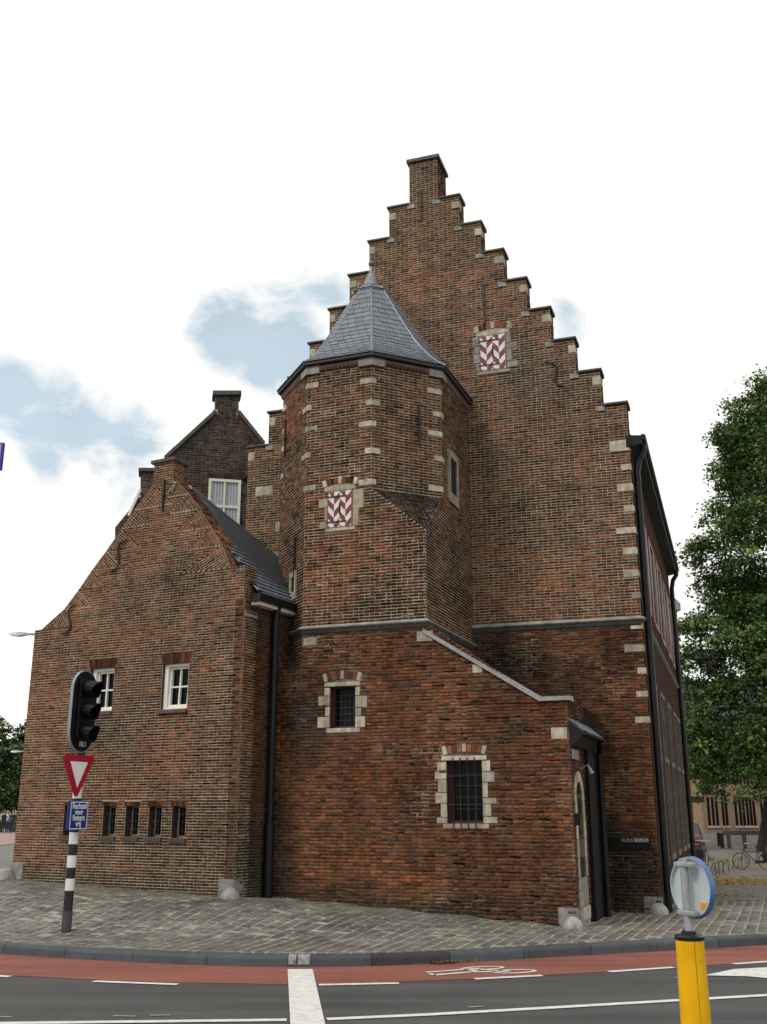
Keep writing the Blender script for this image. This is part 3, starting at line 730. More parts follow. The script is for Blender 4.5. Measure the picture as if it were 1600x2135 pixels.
def sweep_plan(pts, prof, z, closed=False):
    """moulding swept along a plan polyline, profile (out, up); outward = right of travel"""
    pts = [V3((p[0], p[1], 0)) for p in pts]; n = len(pts); vs = []; m_ = len(prof)
    for i in range(n):
        ts = []
        if i > 0: ts.append((pts[i] - pts[i - 1]).normalized())
        if i < n - 1: ts.append((pts[i + 1] - pts[i]).normalized())
        ns = [V3((t.y, -t.x, 0)) for t in ts]
        k = ns[0] if len(ns) == 1 else (ns[0] + ns[1]) / (1 + ns[0].dot(ns[1]))
        for d, h in prof: vs.append(pts[i] + k * d + V3((0, 0, z + h)))
    fs = [(i * m_ + j, i * m_ + (j + 1) % m_, (i + 1) * m_ + (j + 1) % m_, (i + 1) * m_ + j) for i in range(n - 1) for j in range(m_)]
    fs += [tuple(range(m_)), tuple(range((n - 1) * m_, n * m_))[::-1]]
    return MB().add(vs, fs)

# ================================================================== main building
MAIN = thing('stepped_gable_building', 'tall old brick building with stepped gable and slate-roofed polygonal turret', 'building', (Dp.x, Dp.y, 0.1))
zS = AF.uv(890, 1294)[1]; zP = AF.uv(1187, 1458)[1]; (u1, z1) = AF.uv(1125, 1460)
zb = AF.uv(637, 1397)[1]; zE = 9.86
GZ = 5.2
uTLg = GA.loc(plan(uLB, 3.4))[0]
low_holes = []; W1 = px_rect(AF, 687, 1430.5, 742, 1518.5); W2 = px_rect(AF, 931.5, 1585, 1007.5, 1718)
ann = [(uC - .25, -.2), (0, -.3), (0, zP), (u1, z1), (uSQ + .02, zS - .05), (uFL, zS - .05), (uFL, zb), (uC - .25, zb)]
annex = backing('annex_wall', AF, ann, [rect(*W1), rect(*W2)], M_MORTAR_D, MAIN, reveal=.24, label='lower wall of worn orange-red bricks with dark joints')
cut = []
def win_stones(w, r, L_, R_, lint, sill, parent):
    """dressed stones round an opening; each extent given as picture rectangle"""
    for q in L_:
        k = px_rect(w, *q); k = (k[0], r[0] + .004, k[2] + .003, k[3] - .003); stone('jamb_stone', w, k, parent); cut.append(rect(k[0] - .008, r[0] + .02, k[2] - .004, k[3] + .004))
    for q in R_:
        k = px_rect(w, *q); k = (r[1] - .004, k[1], k[2] + .003, k[3] - .003); stone('jamb_stone', w, k, parent); cut.append(rect(r[1] - .02, k[1] + .008, k[2] - .004, k[3] + .004))
    for nm, q, sgn in (('lintel_stone', lint, 1), ('sill_stone', sill, -1)):
        k = px_rect(w, *q); v0, v1 = (r[3] - .002, k[3]) if sgn > 0 else (k[2], r[2] + .002)
        put(nm, MB().wbox(w, k[0], k[1], v0, v1, -.10, .018), M_STONE, parent, bevel=.005); cut.append(rect(k[0] - .008, k[1] + .008, v0 - .006, v1 + .006))
    return px_rect(w, *lint)
win_stones(AF, W1, ((677.5, 1434.7, 687, 1451), (664.8, 1452, 687, 1472), (679, 1473, 687, 1494), (663, 1495, 687, 1518)), ((742, 1433.6, 750.6, 1450), (742, 1450.6, 766, 1474.5), (742, 1475.7, 753.5, 1493), (742, 1493.4, 762, 1517)), (677.5, 1422.5, 751, 1431), (680.7, 1518.6, 751, 1527.5), annex)
win_stones(AF, W2, ((912, 1589, 931, 1608.5), (908, 1609, 931, 1625), (914.5, 1625.5, 931, 1652.5), (909, 1653, 931, 1675), (920, 1675.6, 931, 1704.3), (912, 1704.6, 931, 1717)), ((1007, 1586, 1023, 1608.5), (1007, 1609, 1032, 1631), (1007, 1631.5, 1018, 1663), (1007, 1663.6, 1036, 1676.5), (1007, 1677, 1025, 1703), (1007, 1703.6, 1037.5, 1717)), (921, 1576, 1015, 1585.5), (925, 1717.5, 1020.6, 1727.5), annex)
k = px_rect(AF, 677, 1410, 751, 1422); cut.append(arch(AF, k[0], k[1], k[2] + .005, annex, h=.13, rise=.05, nb=9))
k = px_rect(AF, 925, 1560, 1012, 1575); cut.append(arch(AF, k[0], k[1], k[2] + .005, annex, h=.12, rise=.05, nb=9))
for q in ((1150, 1517, 1183, 1541), (870, 1316.5, 903, 1337), (986, 1386, 1006, 1403), (634, 1330.5, 660, 1346)):
    k = px_rect(AF, *q); k = (k[0], min(k[1], 0.012), k[2], k[3]); stone('dressed_stone', AF, k, annex); cut.append(rect(k[0] - .008, k[1] + .01, k[2] - .006, k[3] + .006))
cut.append(rect(*W1)); cut.append(rect(*W2))
walls = []
b = lay(ann, cut, .0558, .198, .099, .0115)
st = [(uC, 1.0, .5, 1.6, .55), (uC * .25, .2, 2.0, .35, .7), (uC * .7, .45, .7, .3, .5), (uFL + .1, 3.2, .45, 1.0, .75), (uSQ * .5, 2.95, .6, .25, .35), (u1, z1 - .4, .5, .25, .3), (uSQ + .3, zS - .35, .7, .25, .35), (-.35, .95, .5, .45, .3)]
walls.append((AF, *brickwork(AF, b, PAL_LOW, st, worn=1.0), annex, True))

# windows in the annex: dark casement behind leaded lights, iron bars
def barred_window(r, parent, bars, grid, red=True):
    w = AF; win = put('window', MB().wbox(w, r[0], r[1], r[2], r[3], -.26, -.22), M_GLASS, parent)
    fm = mat('dark_red_frame', (0.075, 0.012, 0.012), 0.5, var=0.2)
    f = MB(); t = .045
    f.wbox(w, r[0], r[0] + t, r[2], r[3], -.22, -.14).wbox(w, r[1] - t * .8, r[1], r[2], r[3], -.22, -.14)
    f.wbox(w, r[0] + t, r[1] - t * .8, r[2], r[2] + t, -.22, -.135).wbox(w, r[0] + t, r[1] - t * .8, r[3] - t * .6, r[3], -.22, -.14)
    put('frame', f, fm, win)
    g = MB()
    for i in range(1, grid[0]):
        u = r[0] + t + (r[1] - r[0] - t * 1.8) * i / grid[0]; g.wbox(w, u - .004, u + .004, r[2] + t, r[3] - t * .6, -.219, -.212)
    for j in range(1, grid[1]):
        v = r[2] + t + (r[3] - r[2] - t * 1.6) * j / grid[1]; g.wbox(w, r[0] + t, r[1] - t * .8, v - .004, v + .004, -.2195, -.2125)
    put('leading', g, mat('lead_cames', (0.045, 0.05, 0.055), 0.5, metal=0.3), win)
    for i in range(bars):
        u = r[0] + (r[1] - r[0]) * (i + 1) / (bars + 1)
        pts = [w.p(u, r[2] - .075, .03), w.p(u, r[2] - .01, .045), w.p(u, r[2] + .06, .02), w.p(u, r[3] - .06, .02), w.p(u, r[3] - .005, .04), w.p(u, r[3] + .04, .03)]
        put('iron_bar', MB().tube(pts, .009, 6), M_IRON, win, smooth=True)
    if bars:
        for v in (.3, .75):
            vv = r[2] + (r[3] - r[2]) * v; put('iron_bar', MB().wbox(w, r[0], r[1], vv - .008, vv + .008, .008, .014), M_IRON, win)
    return win
barred_window(W1, annex, 0, (5, 6)); barred_window(W2, annex, 4, (4, 5))
# a lit green sign glimpsed through the small window
put('exit_light', MB().wbox(AF, W1[1] - .055, W1[1] - .04, W1[2] + .42, W1[2] + .62, -.219, -.2115), mat('green_light', (0.02, 0.3, 0.05), 0.4, emit=(0.05, 0.6, 0.08, 0.35)), annex)

# sloping coping of the annex and the top of the porch
M_COPE = mat('weathered_lead_coping', (0.27, 0.275, 0.27), 0.55, var=0.3, scale=6)
a_ = AF.uv(884, 1318); b_ = (u1, z1)
mb = MB()
mb.hexa([AF.p(a_[0], a_[1] - .02, -.28), AF.p(a_[0], a_[1] - .02, .05), AF.p(a_[0], a_[1] + .055, .05), AF.p(a_[0], a_[1] + .075, -.28)],
        [AF.p(b_[0], b_[1] - .015, -.28), AF.p(b_[0], b_[1] - .015, .05), AF.p(b_[0], b_[1] + .05, .05), AF.p(b_[0], b_[1] + .07, -.28)])
mb.hexa([AF.p(b_[0], zP - .015, -.28), AF.p(b_[0], zP - .015, .052), AF.p(b_[0], zP + .05, .052), AF.p(b_[0], zP + .07, -.28)],
        [AF.p(.05, zP - .015, -.28), AF.p(.05, zP - .015, .052), AF.p(.05, zP + .05, .052), AF.p(.05, zP + .07, -.28)])
put('sloping_coping', mb, M_COPE, MAIN)
# lean-to roof behind the coping
back_u = lambda u: u
mb = MB(); mb.add([AF.p(a_[0], a_[1], -.2), AF.p(b_[0], b_[1], -.2), AF.p(0, zP, -.2), AF.p(a_[0], a_[1], -3.0), AF.p(b_[0], b_[1], -3.2), AF.p(0, zP, -3.4)], [(0, 1, 4, 3), (1, 2, 5, 4)])
put('lean_to_roof', mb, M_SLATE_D, MAIN)

# ---- porch side with the pointed stone doorway
zd0 = zg(Dp.x, Dp.y); pd = 2.95
DT0, DT1 = .14, .98
pz_top = PW.uv(1225, 1612)[1]; pz_sp = PW.uv(1225, 1672)[1]
dz0 = PW.uv(1228, 1825)[1]
def pointed(t0, t1, v0, vs, vt, n=8):
    tm = (t0 + t1) / 2; L_ = [(t0, v0)]
    for i in range(n + 1):
        f = i / n; L_.append((t0 + (tm - t0) * (1 - math.cos(f * math.pi / 2)) ** 1.15, vs + (vt - vs) * math.sin(f * math.pi / 2)))
    return L_ + [(2 * tm - a, b) for a, b in reversed(L_[:-1])]
ope = pointed(DT0 + .16, DT1 - .16, dz0, pz_sp, pz_top - .16)
frm = pointed(DT0, DT1, dz0 - .75, pz_sp, pz_top)
pol = [(0, -.2), (pd, -.2), (pd, zP), (0, zP)]
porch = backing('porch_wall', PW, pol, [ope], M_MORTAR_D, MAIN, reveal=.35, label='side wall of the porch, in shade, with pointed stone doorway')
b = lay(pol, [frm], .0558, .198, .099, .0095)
walls.append((PW, *brickwork(PW, b, PAL_LOW, [(2.2, 1.6, 1.15, 3.0, .93), (1.2, .2, 1.2, .5, .6)], worn=.8, tint=.8), porch, False))  # black grime, and the deep shade beyond the door painted into the bricks
n = len(ope)
# stone frame in separate blocks between the outer outline and the opening
fo = pointed(DT0, DT1, dz0, pz_sp, pz_top); 
blocks = [(0, 1)] + [(i, i + 1) for i in range(1, n - 2)] + [(n - 2, n - 1)]
for i, j in blocks:
    if i in (0, n - 2):
        for k in range(4):
            f0, f1 = k / 4, (k + 1) / 4
            def ip(P, f): return (P[i][0] + (P[j][0] - P[i][0]) * f, P[i][1] + (P[j][1] - P[i][1]) * f)
            put('door_stone', MB().wprism(PW, [ip(fo, f0 + .004), ip(fo, f1 - .004), ip(ope, f1 - .004), ip(ope, f0 + .004)], -.2, .016 + .003 * (k % 2)), M_STONE, porch)
    else:
        put('door_stone', MB().wprism(PW, [fo[i], fo[j], ope[j], ope[i]], -.2, .016), M_STONE, porch)
inner = pointed(DT0 + .22, DT1 - .22, dz0 + .02, pz_sp, pz_top - .24)
put('inner_moulding', MB().tube([PW.p(a, b_, -.10) for a, b_ in pointed(DT0 + .20, DT1 - .20, dz0, pz_sp, pz_top - .21)], .035, 6), M_STONE, porch, smooth=True)
door = put('door', MB().wprism(PW, ope, -.33, -.28), M_DOOR, porch)
for k in range(5):
    u = DT0 + .2 + (DT1 - DT0 - .4) * k / 4; put('plank', MB().wbox(PW, u - .045, u + .045, dz0 + .01, pz_sp + .05, -.28, -.272), M_DOOR, door)
for k, (v0, v1, d, mm) in enumerate(((dz0 - .42, dz0 - .01, .01, M_STONE_G), (dz0 - .62, dz0 - .43, .03, M_STONE), (zd0 - .1, dz0 - .63, .02, M_STONE_G))):
    put('door_base_stone', MB().wbox(PW, DT0 + .02, DT1 - .02, v0, v1, -.2, d), mm, porch, bevel=.006)
put('threshold_stone', MB().wbox(PW, DT0 - .06, DT0 + .06, zd0 - .1, dz0 - .2, -.05, .05), M_STONE, porch, bevel=.006)
put('letter_box', MB().wbox(PW, .02, .09, PW.uv(1216, 1720)[1], PW.uv(1216, 1696)[1], .0, .10), M_BLACK, porch)
# canopy over the doorway
cz = PW.uv(1190, 1500)[1]; cw = .24; ct = 1.75; drop = .20; czl = cz - drop
can = put('canopy', MB().hexa([PW.p(-.02, cz - .03, .0), PW.p(ct, cz - .03, .0), PW.p(ct, czl - .03, cw), PW.p(-.02, czl - .03, cw)], [PW.p(-.02, cz + .0, .0), PW.p(ct, cz + .0, .0), PW.p(ct, czl + .0, cw), PW.p(-.02, czl + .0, cw)]), M_SLATE_D, MAIN)
put('canopy_frame', MB().hexa([PW.p(.0, cz - .42, .0), PW.p(.0, cz - .42, .05), PW.p(.0, czl - .032, cw), PW.p(.0, cz - .032, .0)], [PW.p(ct - .02, cz - .42, .0), PW.p(ct - .02, cz - .42, .05), PW.p(ct - .02, czl - .032, cw), PW.p(ct - .02, cz - .032, .0)]), M_DARK, can)
put('canopy_gutter', MB().tube([PW.p(-.05, czl - .03, cw + .02), PW.p(ct, czl - .035, cw + .02)], .035, 8), M_PIPE, can, smooth=True)
mbx = MB()
for r_ in range(3):
    for c_ in range(8):
        f0, f1 = r_ / 3, min((r_ + 1.15) / 3, 1.04); a = -.02 + c_ * .22 + (.11 if r_ % 2 else 0); bb = min(a + .213, ct)
        mbx.hexa([PW.p(a, cz + .002 - drop * f0, cw * f0), PW.p(bb, cz + .002 - drop * f0, cw * f0), PW.p(bb, cz + .010 - drop * f1, cw * f1), PW.p(a, cz + .010 - drop * f1, cw * f1)],
                 [PW.p(a, cz + .010 - drop * f0, cw * f0), PW.p(bb, cz + .010 - drop * f0, cw * f0), PW.p(bb, cz + .024 - drop * f1, cw * f1), PW.p(a, cz + .024 - drop * f1, cw * f1)])
put('canopy_slates', mbx, M_SLATE, can, kind='stuff')
put('canopy_sign', MB().wbox(PW, .03, .5, cz - .62, cz - .47, .02, .05), mat('sign_grey', (0.14, 0.15, 0.16), 0.5), porch)
put('porch_lamp', MB().tube([PW.p(.75, cz - .75, .02), PW.p(.75, cz - .68, .14), PW.p(.75, cz - .82, .2)], [.012, .014, .04], 8), mat('lamp_grey', (0.25, 0.25, 0.25), .4), porch)
put('shade_board', MB().wbox(PW, 1.22, 2.75, zd0 - .1, czl - .05, .0, .07), mat('shade_board_black', (.008, .007, .006), .8, var=.4, scale=4, spec=.2), MAIN)  # added black board standing for the deep shade beside the door
put('downpipe', MB().tube([PW.p(2.0, zd0 - .1, .14), PW.p(2.0, czl - .25, .14), PW.p(1.6, czl - .08, cw)], .055, 10), M_PIPE, MAIN, smooth=True)

# ---- broach and upper turret
zbr = AF.uv(888, 1104)[1]                          # foot of the right-hand broach
zcr = TC.uv(848, 1028)[1]                          # where the chamfer starts
turF = [(uFL, zS + .05), (uSQ, zS + .05), (uSQ, zbr), (uFR, zcr), (uFR, zE), (uFL, zE)]
SH = px_rect(AF, 684.5, 1023.5, 735.5, 1100)       # shutter on the turret
turret = backing('turret_wall', AF, turF, [], M_MORTAR, MAIN, label='polygonal turret wall of brown bricks with pale joints')
tw = CH * math.sqrt(2)
def solid_face(w, pol, name, m):
    me = bpy.data.meshes.new(name); me.from_pydata([w.p(a, b_) for a, b_ in pol], [], [tuple(range(len(pol)))]); me.update(); return put(name, me, m, turret)
tcP = [(0, zcr), (tw, zcr), (tw, zE), (0, zE)]; solid_face(TC, tcP, 'turret_face', M_MORTAR)
tlP = [(0, zb), (tw, zb), (tw, zE), (0, zE)]; solid_face(TL, tlP, 'turret_face', M_MORTAR)
trP = [(0, -.2), (3.1, -.2), (3.1, zE), (CH, zE), (CH, zcr), (0, zbr)]; solid_face(TR, trP, 'turret_face', M_MORTAR)
TLB = Wall(plan(uLB, 3.5), -sd); solid_face(TLB, [(0, 0), (3.5 - CH, 0), (3.5 - CH, zE), (0, zE)], 'turret_face', M_MORTAR)
# right broach: sloping triangle of blackened bricks
pA, pB, pC = AF.p(uFR, zcr), plan(uSQ, CH) + V3((0, 0, zcr)), AF.p(uSQ, zbr)
bu = (pB - pA).normalized(); bn = (pC - pA).cross(pB - pA).normalized()
if bn.dot(AF.n) < 0: bn = -bn
BRW = Wall(pA, bu, v=bn.cross(bu), n=bn)
tri = [BRW.loc(pA), BRW.loc(pB), BRW.loc(pC)]
solid_face(BRW, tri, 'turret_face', M_MORTAR_D)
cut = []
for q in ((666, 1041, 684, 1059), (678, 1060, 684.5, 1086), (668, 1090, 684, 1103)):
    k = px_rect(AF, *q); k = (k[0], SH[0] + .01, k[2], k[3]); stone('jamb_stone', AF, k, turret, M_STONE); cut.append(rect(k[0] - .008, k[1], k[2] - .004, k[3] + .004))
for q in ((736, 1021, 758, 1059), (736, 1060, 748, 1096)):
    k = px_rect(AF, *q); k = (SH[1] - .01, k[1], k[2], k[3]); stone('jamb_stone', AF, k, turret, mat('sandstone', (0.36, 0.31, 0.21), 0.85, var=0.3, scale=8, bump=0.4)); cut.append(rect(k[0], k[1] + .008, k[2] - .004, k[3] + .004))
k = px_rect(AF, 678, 1014, 741, 1022.5); put('lintel_stone', MB().wbox(AF, k[0], k[1], k[2], k[3], -.05, .018), M_STONE, turret, bevel=.004); cut.append(rect(k[0] - .01, k[1] + .01, k[2] - .005, k[3] + .005)); lk = k
k2 = px_rect(AF, 680, 1100.5, 741, 1107); put('sill_stone', MB().wbox(AF, k2[0], k2[1], k2[2], k2[3], -.05, .03), M_STONE, turret, bevel=.004); cut.append(rect(k2[0] - .01, k2[1] + .01, k2[2] - .005, k2[3] + .005))
cut.append(arch(AF, lk[0] - .02, lk[1] + .02, lk[3] + .005, turret, h=.12, rise=.05, nb=9, pal=PAL_UP))
cut.append(rect(*SH))
b = lay(turF, cut, .0555, .20, .10, .0145)
walls.append((AF, *brickwork(AF, b, PAL_UP, [(uFR - .1, zcr - .1, .5, .35, .5), (uSQ - .1, zbr + .35, .35, .35, .75), (uSQ, zbr - .6, .12, .6, .6), ((uFL + uFR) / 2, zE - .15, .9, .28, .45)], worn=.45), turret, False))
b = lay(tcP, (), .0555, .20, .10, .0145); walls.append((TC, *brickwork(TC, b, PAL_UP, [(tw / 2, zcr + .05, .8, .18, .6), (tw * .5, zE - .1, .8, .2, .45)], worn=.3, tint=.95), turret, False))
sl0 = px_rect(TL, 606, 1191, 619, 1253)
b = lay(tlP, [rect(*sl0)], .0555, .20, .10, .0145); walls.append((TL, *brickwork(TL, b, PAL_UP, [(tw * .5, zb + .4, .8, .6, .4)], worn=.4), turret, False))
RW = px_rect(TR, 938, 960, 951, 1032)
b = lay(trP, [rect(RW[0] - .13, RW[1] + .13, RW[2] - .13, RW[3] + .13)] + [rect(-.1, 3.2, -.3, 2.4)], .0555, .20, .10, .0145); walls.append((TR, *brickwork(TR, b, PAL_UP, [(.1, zbr - .3, .2, 1.1, .6), (1.6, zE - .4, .9, .8, .4)], worn=.3, tint=.88), turret, False))
b = lay(tri, (), .0555, .20, .10, .0145); walls.append((BRW, *brickwork(BRW, b, PAL_UP, [(tw / 2, .2, 2.2, 2.2, .86)], worn=.8), turret, False))
# left broach: weathered half pyramid
apx = TL.p(tw / 2, AF.uv(600, 1352)[1]); sqL = AF.p(uLB, zb); flb = AF.p(uFL, zb); lbb = plan(uLB, CH) + V3((0, 0, zb))
brl = put('broach', MB().add([flb, sqL, lbb, apx], [(0, 1, 3), (1, 2, 3), (2, 0, 3)]), M_MORTAR_D, MAIN)
eu = (flb - sqL).normalized(); en = (flb - sqL).cross(apx - sqL).normalized()
BLW = Wall(sqL, eu, v=en.cross(eu), n=en); tri2 = [BLW.loc(sqL), BLW.loc(flb), BLW.loc(apx)]
b = lay(tri2, (), .0555, .20, .10, .0145); walls.append((BLW, *brickwork(BLW, b, PAL_UP, [(.5, .3, 2.5, 2.5, .75)], worn=.7), brl, False))

# window slits
def slit(w, r, parent, t=.06, name='slit_window'):
    win = put(name, MB().wbox(w, r[0], r[1], r[2], r[3], -.005, .004), M_DARK, parent)
    put('stone_surround', MB().wbox(w, r[0] - t, r[0], r[2] - t * 2, r[3] + t * 1.4, -.02, .03).wbox(w, r[1], r[1] + t, r[2] - t * 2, r[3] + t * 1.4, -.02, .031).wbox(w, r[0], r[1], r[3], r[3] + t * 1.4, -.02, .03).wbox(w, r[0], r[1], r[2] - t * 2, r[2], -.02, .032), M_STONE, win)
    return win
slit(TR, RW, turret, .10)
slit(TL, (sl0[0] + .07, sl0[1] - .07, sl0[2] + .16, sl0[3] - .12), turret, .07)
# herringbone shutters
def shutter(w, r, parent, nx=4, ny=2.7):
    sh = put('shutter', MB().wbox(w, r[0] + .012, r[1] - .012, r[2] + .012, r[3] - .012, .002, .030), M_SHWHITE, parent, bevel=.003); sh['label'] = 'window shutter painted with red and white zigzag stripes'
    u0, u1_, v0, v1 = r[0] + .016, r[1] - .016, r[2] + .016, r[3] - .016; cw_ = (u1_ - u0) / nx; ch = (v1 - v0) / ny; k = cw_ * 1.05
    for i in range(nx):
        a = u0 + i * cw_; c_ = a + cw_ - .002; s = 1 if i % 2 == 0 else -1
        for j in range(-2, 4):
            y = v0 + j * ch + (0.18 * ch if s > 0 else k + ch * .68)
            pl = [(a, y + (k if s > 0 else -k) ), (c_, y), (c_, y + ch * .5), (a, y + ch * .5 + (k if s > 0 else -k))]
            # clip to the panel
            def clip(P, lim, up):
                out = []
                for m_ in range(len(P)):
                    p, q = P[m_], P[(m_ + 1) % len(P)]; ip_, iq = (p[1] <= lim) == up, (q[1] <= lim) == up
                    if ip_: out.append(p)
                    if ip_ != iq: f = (lim - p[1]) / (q[1] - p[1]); out.append((p[0] + (q[0] - p[0]) * f, lim))
                return out
            pl = clip(clip(pl, v1, True), v0, False) if True else pl
            if len(pl) >= 3: put('stripe', MB().wprism(w, pl, .028, .0325), M_RED, sh)
    um = (u0 + u1_) / 2; put('slot', MB().wbox(w, um - .012, um + .016, v0 + (v1 - v0) * .34, v0 + (v1 - v0) * .68, .03, .036), M_DARK, sh)
    for v in (v0 + (v1 - v0) * .14, v0 + (v1 - v0) * .86): put('hinge', MB().wbox(w, r[0] - .03, r[0] + (r[1] - r[0]) * .78, v - .012, v + .012, .033, .042), M_IRON, sh)
    put('shutter_edge', MB().wbox(w, r[0], r[0] + .012, r[2], r[3], .0, .036), M_RED, sh); put('shutter_edge', MB().wbox(w, r[1] - .012, r[1], r[2], r[3], .0, .036), M_RED, sh)
    return sh
shutter(AF, SH, turret)
# quoins on the turret
LEN = ((.24, .10), (.13, .17))
def quoins_on(c, da, db, ys, wref, xref, parent, first=0, lens=LEN, h=.105):
    for i, y in enumerate(ys):
        z = wref.uv(xref, y)[1]; la, lb = lens[(i + first) % 2]; quoin(c, da, la * random.uniform(.9, 1.1), db, lb, z - h / 2, z + h / 2, parent)
cFL, cFR, cRF, cLB = plan(uFL, 0), plan(uFR, 0), plan(uSQ, CH), plan(uLB, CH)
d45, dm45 = hdir(PS + 45), -hdir(PS + 135)
quoins_on(cFR, -fr, d45, (793, 838.5, 882, 939, 1004), AF, 775, turret, lens=((.25, .09), (.12, .17)))
quoins_on(cFL, fr, dm45, (806, 851.5, 895.5, 950, 1018.5), AF, 638, turret, lens=((.20, .09), (.10, .22)))
quoins_on(cRF, -d45, sd, (818.5, 865, 906, 957, 1020.5), TC, 920, turret, lens=((.26, .07), (.16, .14)))
quoins_on(cLB, hdir(PS + 135), sd, (853, 900, 935, 990), TL, 592, turret, lens=((.18, .07), (.12, .14)))
anchor(TC, 873.4, 845, 922, turret); anchor(TL, 597, 877, 952, turret); anchor(TL, 617, 1122, 1219, turret)

# ---- string courses
STR = [(0, .045), (.075, .005), (.075, -.012), (.05, -.03), (0, -.05)]
put('string_course', sweep_plan([plan(uLB, CH), plan(uFL, 0), plan(uSQ, 0), plan(uSQ, 3.0)], STR, zS), M_STONE_G, MAIN)
put('string_course', sweep_plan([GA.p(-.0, 0), GA.p(uE, 0), GA.p(uE, 0) + gd * 12], STR, GZ), M_STONE_G, MAIN)
put('string_drip', sweep_plan([GA.p(-.0, 0), GA.p(uE, 0)], [(0, -.051), (.055, -.051), (.04, -.10), (0, -.15)], GZ), mat('sooty_stone', (0.05, 0.046, 0.042), .85, var=.4), MAIN)
put('string_drip', sweep_plan([plan(uLB, CH), plan(uFL, 0), plan(uSQ, 0), plan(uSQ, 3.0)], [(0, -.051), (.05, -.051), (.03, -.10), (0, -.13)], zS), mat('sooty_stone', (0.05, 0.046, 0.042), .85, var=.4), MAIN)

# ---- turret roof
EAV = [plan(uLB, 3.25), plan(uLB, CH), plan(uFL, 0), plan(uFR, 0), plan(uSQ, CH), plan(uSQ, 2.93)]
put('turret_cornice', sweep_plan(EAV, [(0, -.13), (.03, -.10), (.06, -.02), (.0, 0)], zE), mat('cornice_brick', (0.14, 0.085, 0.06), .9, var=.5, scale=20), turret)
for c_, da, db in ((cFL, fr, dm45), (cFR, -fr, d45), (cRF, -d45, sd)): quoin(c_, da, .25, db, .25, zE - .16, zE - .005, turret, M_STONE_G, pr=.055)
dent = MB()
for w_, u0_, u1_ in ((AF, uFL + .3, uFR - .3), (TC, .3, tw - .3)):
    k = u0_
    while k < u1_: dent.wbox(w_, k, k + .045, zE - .115, zE - .03, .0, .045); k += .085
dm = dent.mesh('dentil'); at_ = dm.attributes.new('bcol', 'FLOAT_COLOR', 'POINT'); at_.data.foreach_set('color', [.07, .045, .036, 1] * len(dm.vertices)); put('dentil', dm, M_BRICK, turret, kind='stuff')
put('turret_gutter', sweep_plan(EAV, [(.03, .01), (.10, .01), (.115, .03), (.115, .068), (.02, .068)], zE), mat('zinc_gutter', (0.05, 0.055, 0.058), .5, metal=.2, var=.3), turret)
z0r = zE + .062; zA = 12.62; mid = (plan(uFL, 0) + plan(uFR, 0)) / 2; apex = mid + sd * 1.62
def eo(k): return .17 
roofpts = []
for i, p in enumerate(EAV):
    ts = []
    if i > 0: ts.append((EAV[i] - EAV[i - 1]).normalized())
    if i < len(EAV) - 1: ts.append((EAV[i + 1] - EAV[i]).normalized())
    ns = [V3((t.y, -t.x, 0)) for t in ts]; kk = ns[0] if len(ns) == 1 else (ns[0] + ns[1]) / (1 + ns[0].dot(ns[1])); roofpts.append(p + kk * .125)
def g_(t): return t - .17 * math.sin(math.pi * min(t, 1)) * (1 - t) ** 0.8
def rp(i, t): q = roofpts[i].lerp(apex, t); return V3((q.x, q.y, z0r + (zA - z0r) * (g_(t) if i not in (0, 5) else t)))
mb = MB(); NT = 14
for i in range(len(roofpts)):
    j = (i + 1) % len(roofpts)
    for k in range(NT):
        mb.add([rp(i, k / NT * .88), rp(j, k / NT * .88), rp(j, (k + 1) / NT * .88), rp(i, (k + 1) / NT * .88)], [(0, 1, 2, 3)])
troof = put('turret_roof', mb, M_SLATE_D, MAIN)
slate_me = MB().box(-.5, .5, -.5, .5, -.5, .5).mesh('slate'); slate_me.materials.append(M_SLATE)
NR = 20; cnt = 0
extra = MB()
for i in (2, 3, 1, 4):
    for k in range(NR):
        t0, t1 = k / NR * .86, (k + 1) / NR * .86
        L0, R0, L1, R1 = rp(i, t0), rp(i + 1, t0), rp(i, t1), rp(i + 1, t1)
        lm, rm = (L0 + L1) / 2, (R0 + R1) / 2; wdt = (rm - lm).length; ex = (rm - lm).normalized(); upv = ((L1 + R1) / 2 - (L0 + R0) / 2); hl = upv.length; ey = upv.normalized(); ez = ex.cross(ey).normalized(); ey = ez.cross(ex)
        sw_ = .165; x_ = -wdt / 2 - (sw_ / 2 if k % 2 else 0) - random.uniform(0, .03)
        while x_ < wdt / 2 - .02:
            a, b2 = max(x_, -wdt / 2), min(x_ + sw_, wdt / 2); x_ += sw_
            if b2 - a < .03: continue
            c_ = lm + ex * (wdt / 2 + (a + b2) / 2) + ez * (.014 + random.uniform(0, .005)); th_ = math.atan2(.009, hl); e_y = (ey * math.cos(th_) - ez * math.sin(th_)); e_z = ex.cross(e_y)
            sx_, sy_, sz_ = b2 - a - .009, hl * 1.02, .008
            if i == 4 or cnt >= 298:
                hx_, hy_ = ex * sx_ / 2, e_y * sy_ / 2; hz_ = e_z * sz_ / 2
                extra.hexa([c_ - hx_ - hy_ - hz_, c_ + hx_ - hy_ - hz_, c_ + hx_ + hy_ - hz_, c_ - hx_ + hy_ - hz_], [c_ - hx_ - hy_ + hz_, c_ + hx_ - hy_ + hz_, c_ + hx_ + hy_ + hz_, c_ - hx_ + hy_ + hz_]); continue
            o = bpy.data.objects.new('slate', slate_me); COL.objects.link(o); o.parent = troof; cnt += 1
            o.matrix_basis = Matrix(((ex.x * sx_, e_y.x * sy_, e_z.x * sz_, c_.x), (ex.y * sx_, e_y.y * sy_, e_z.y * sz_, c_.y), (ex.z * sx_, e_y.z * sy_, e_z.z * sz_, c_.z), (0, 0, 0, 1)))
put('slates', extra, M_SLATE, troof, kind='stuff')
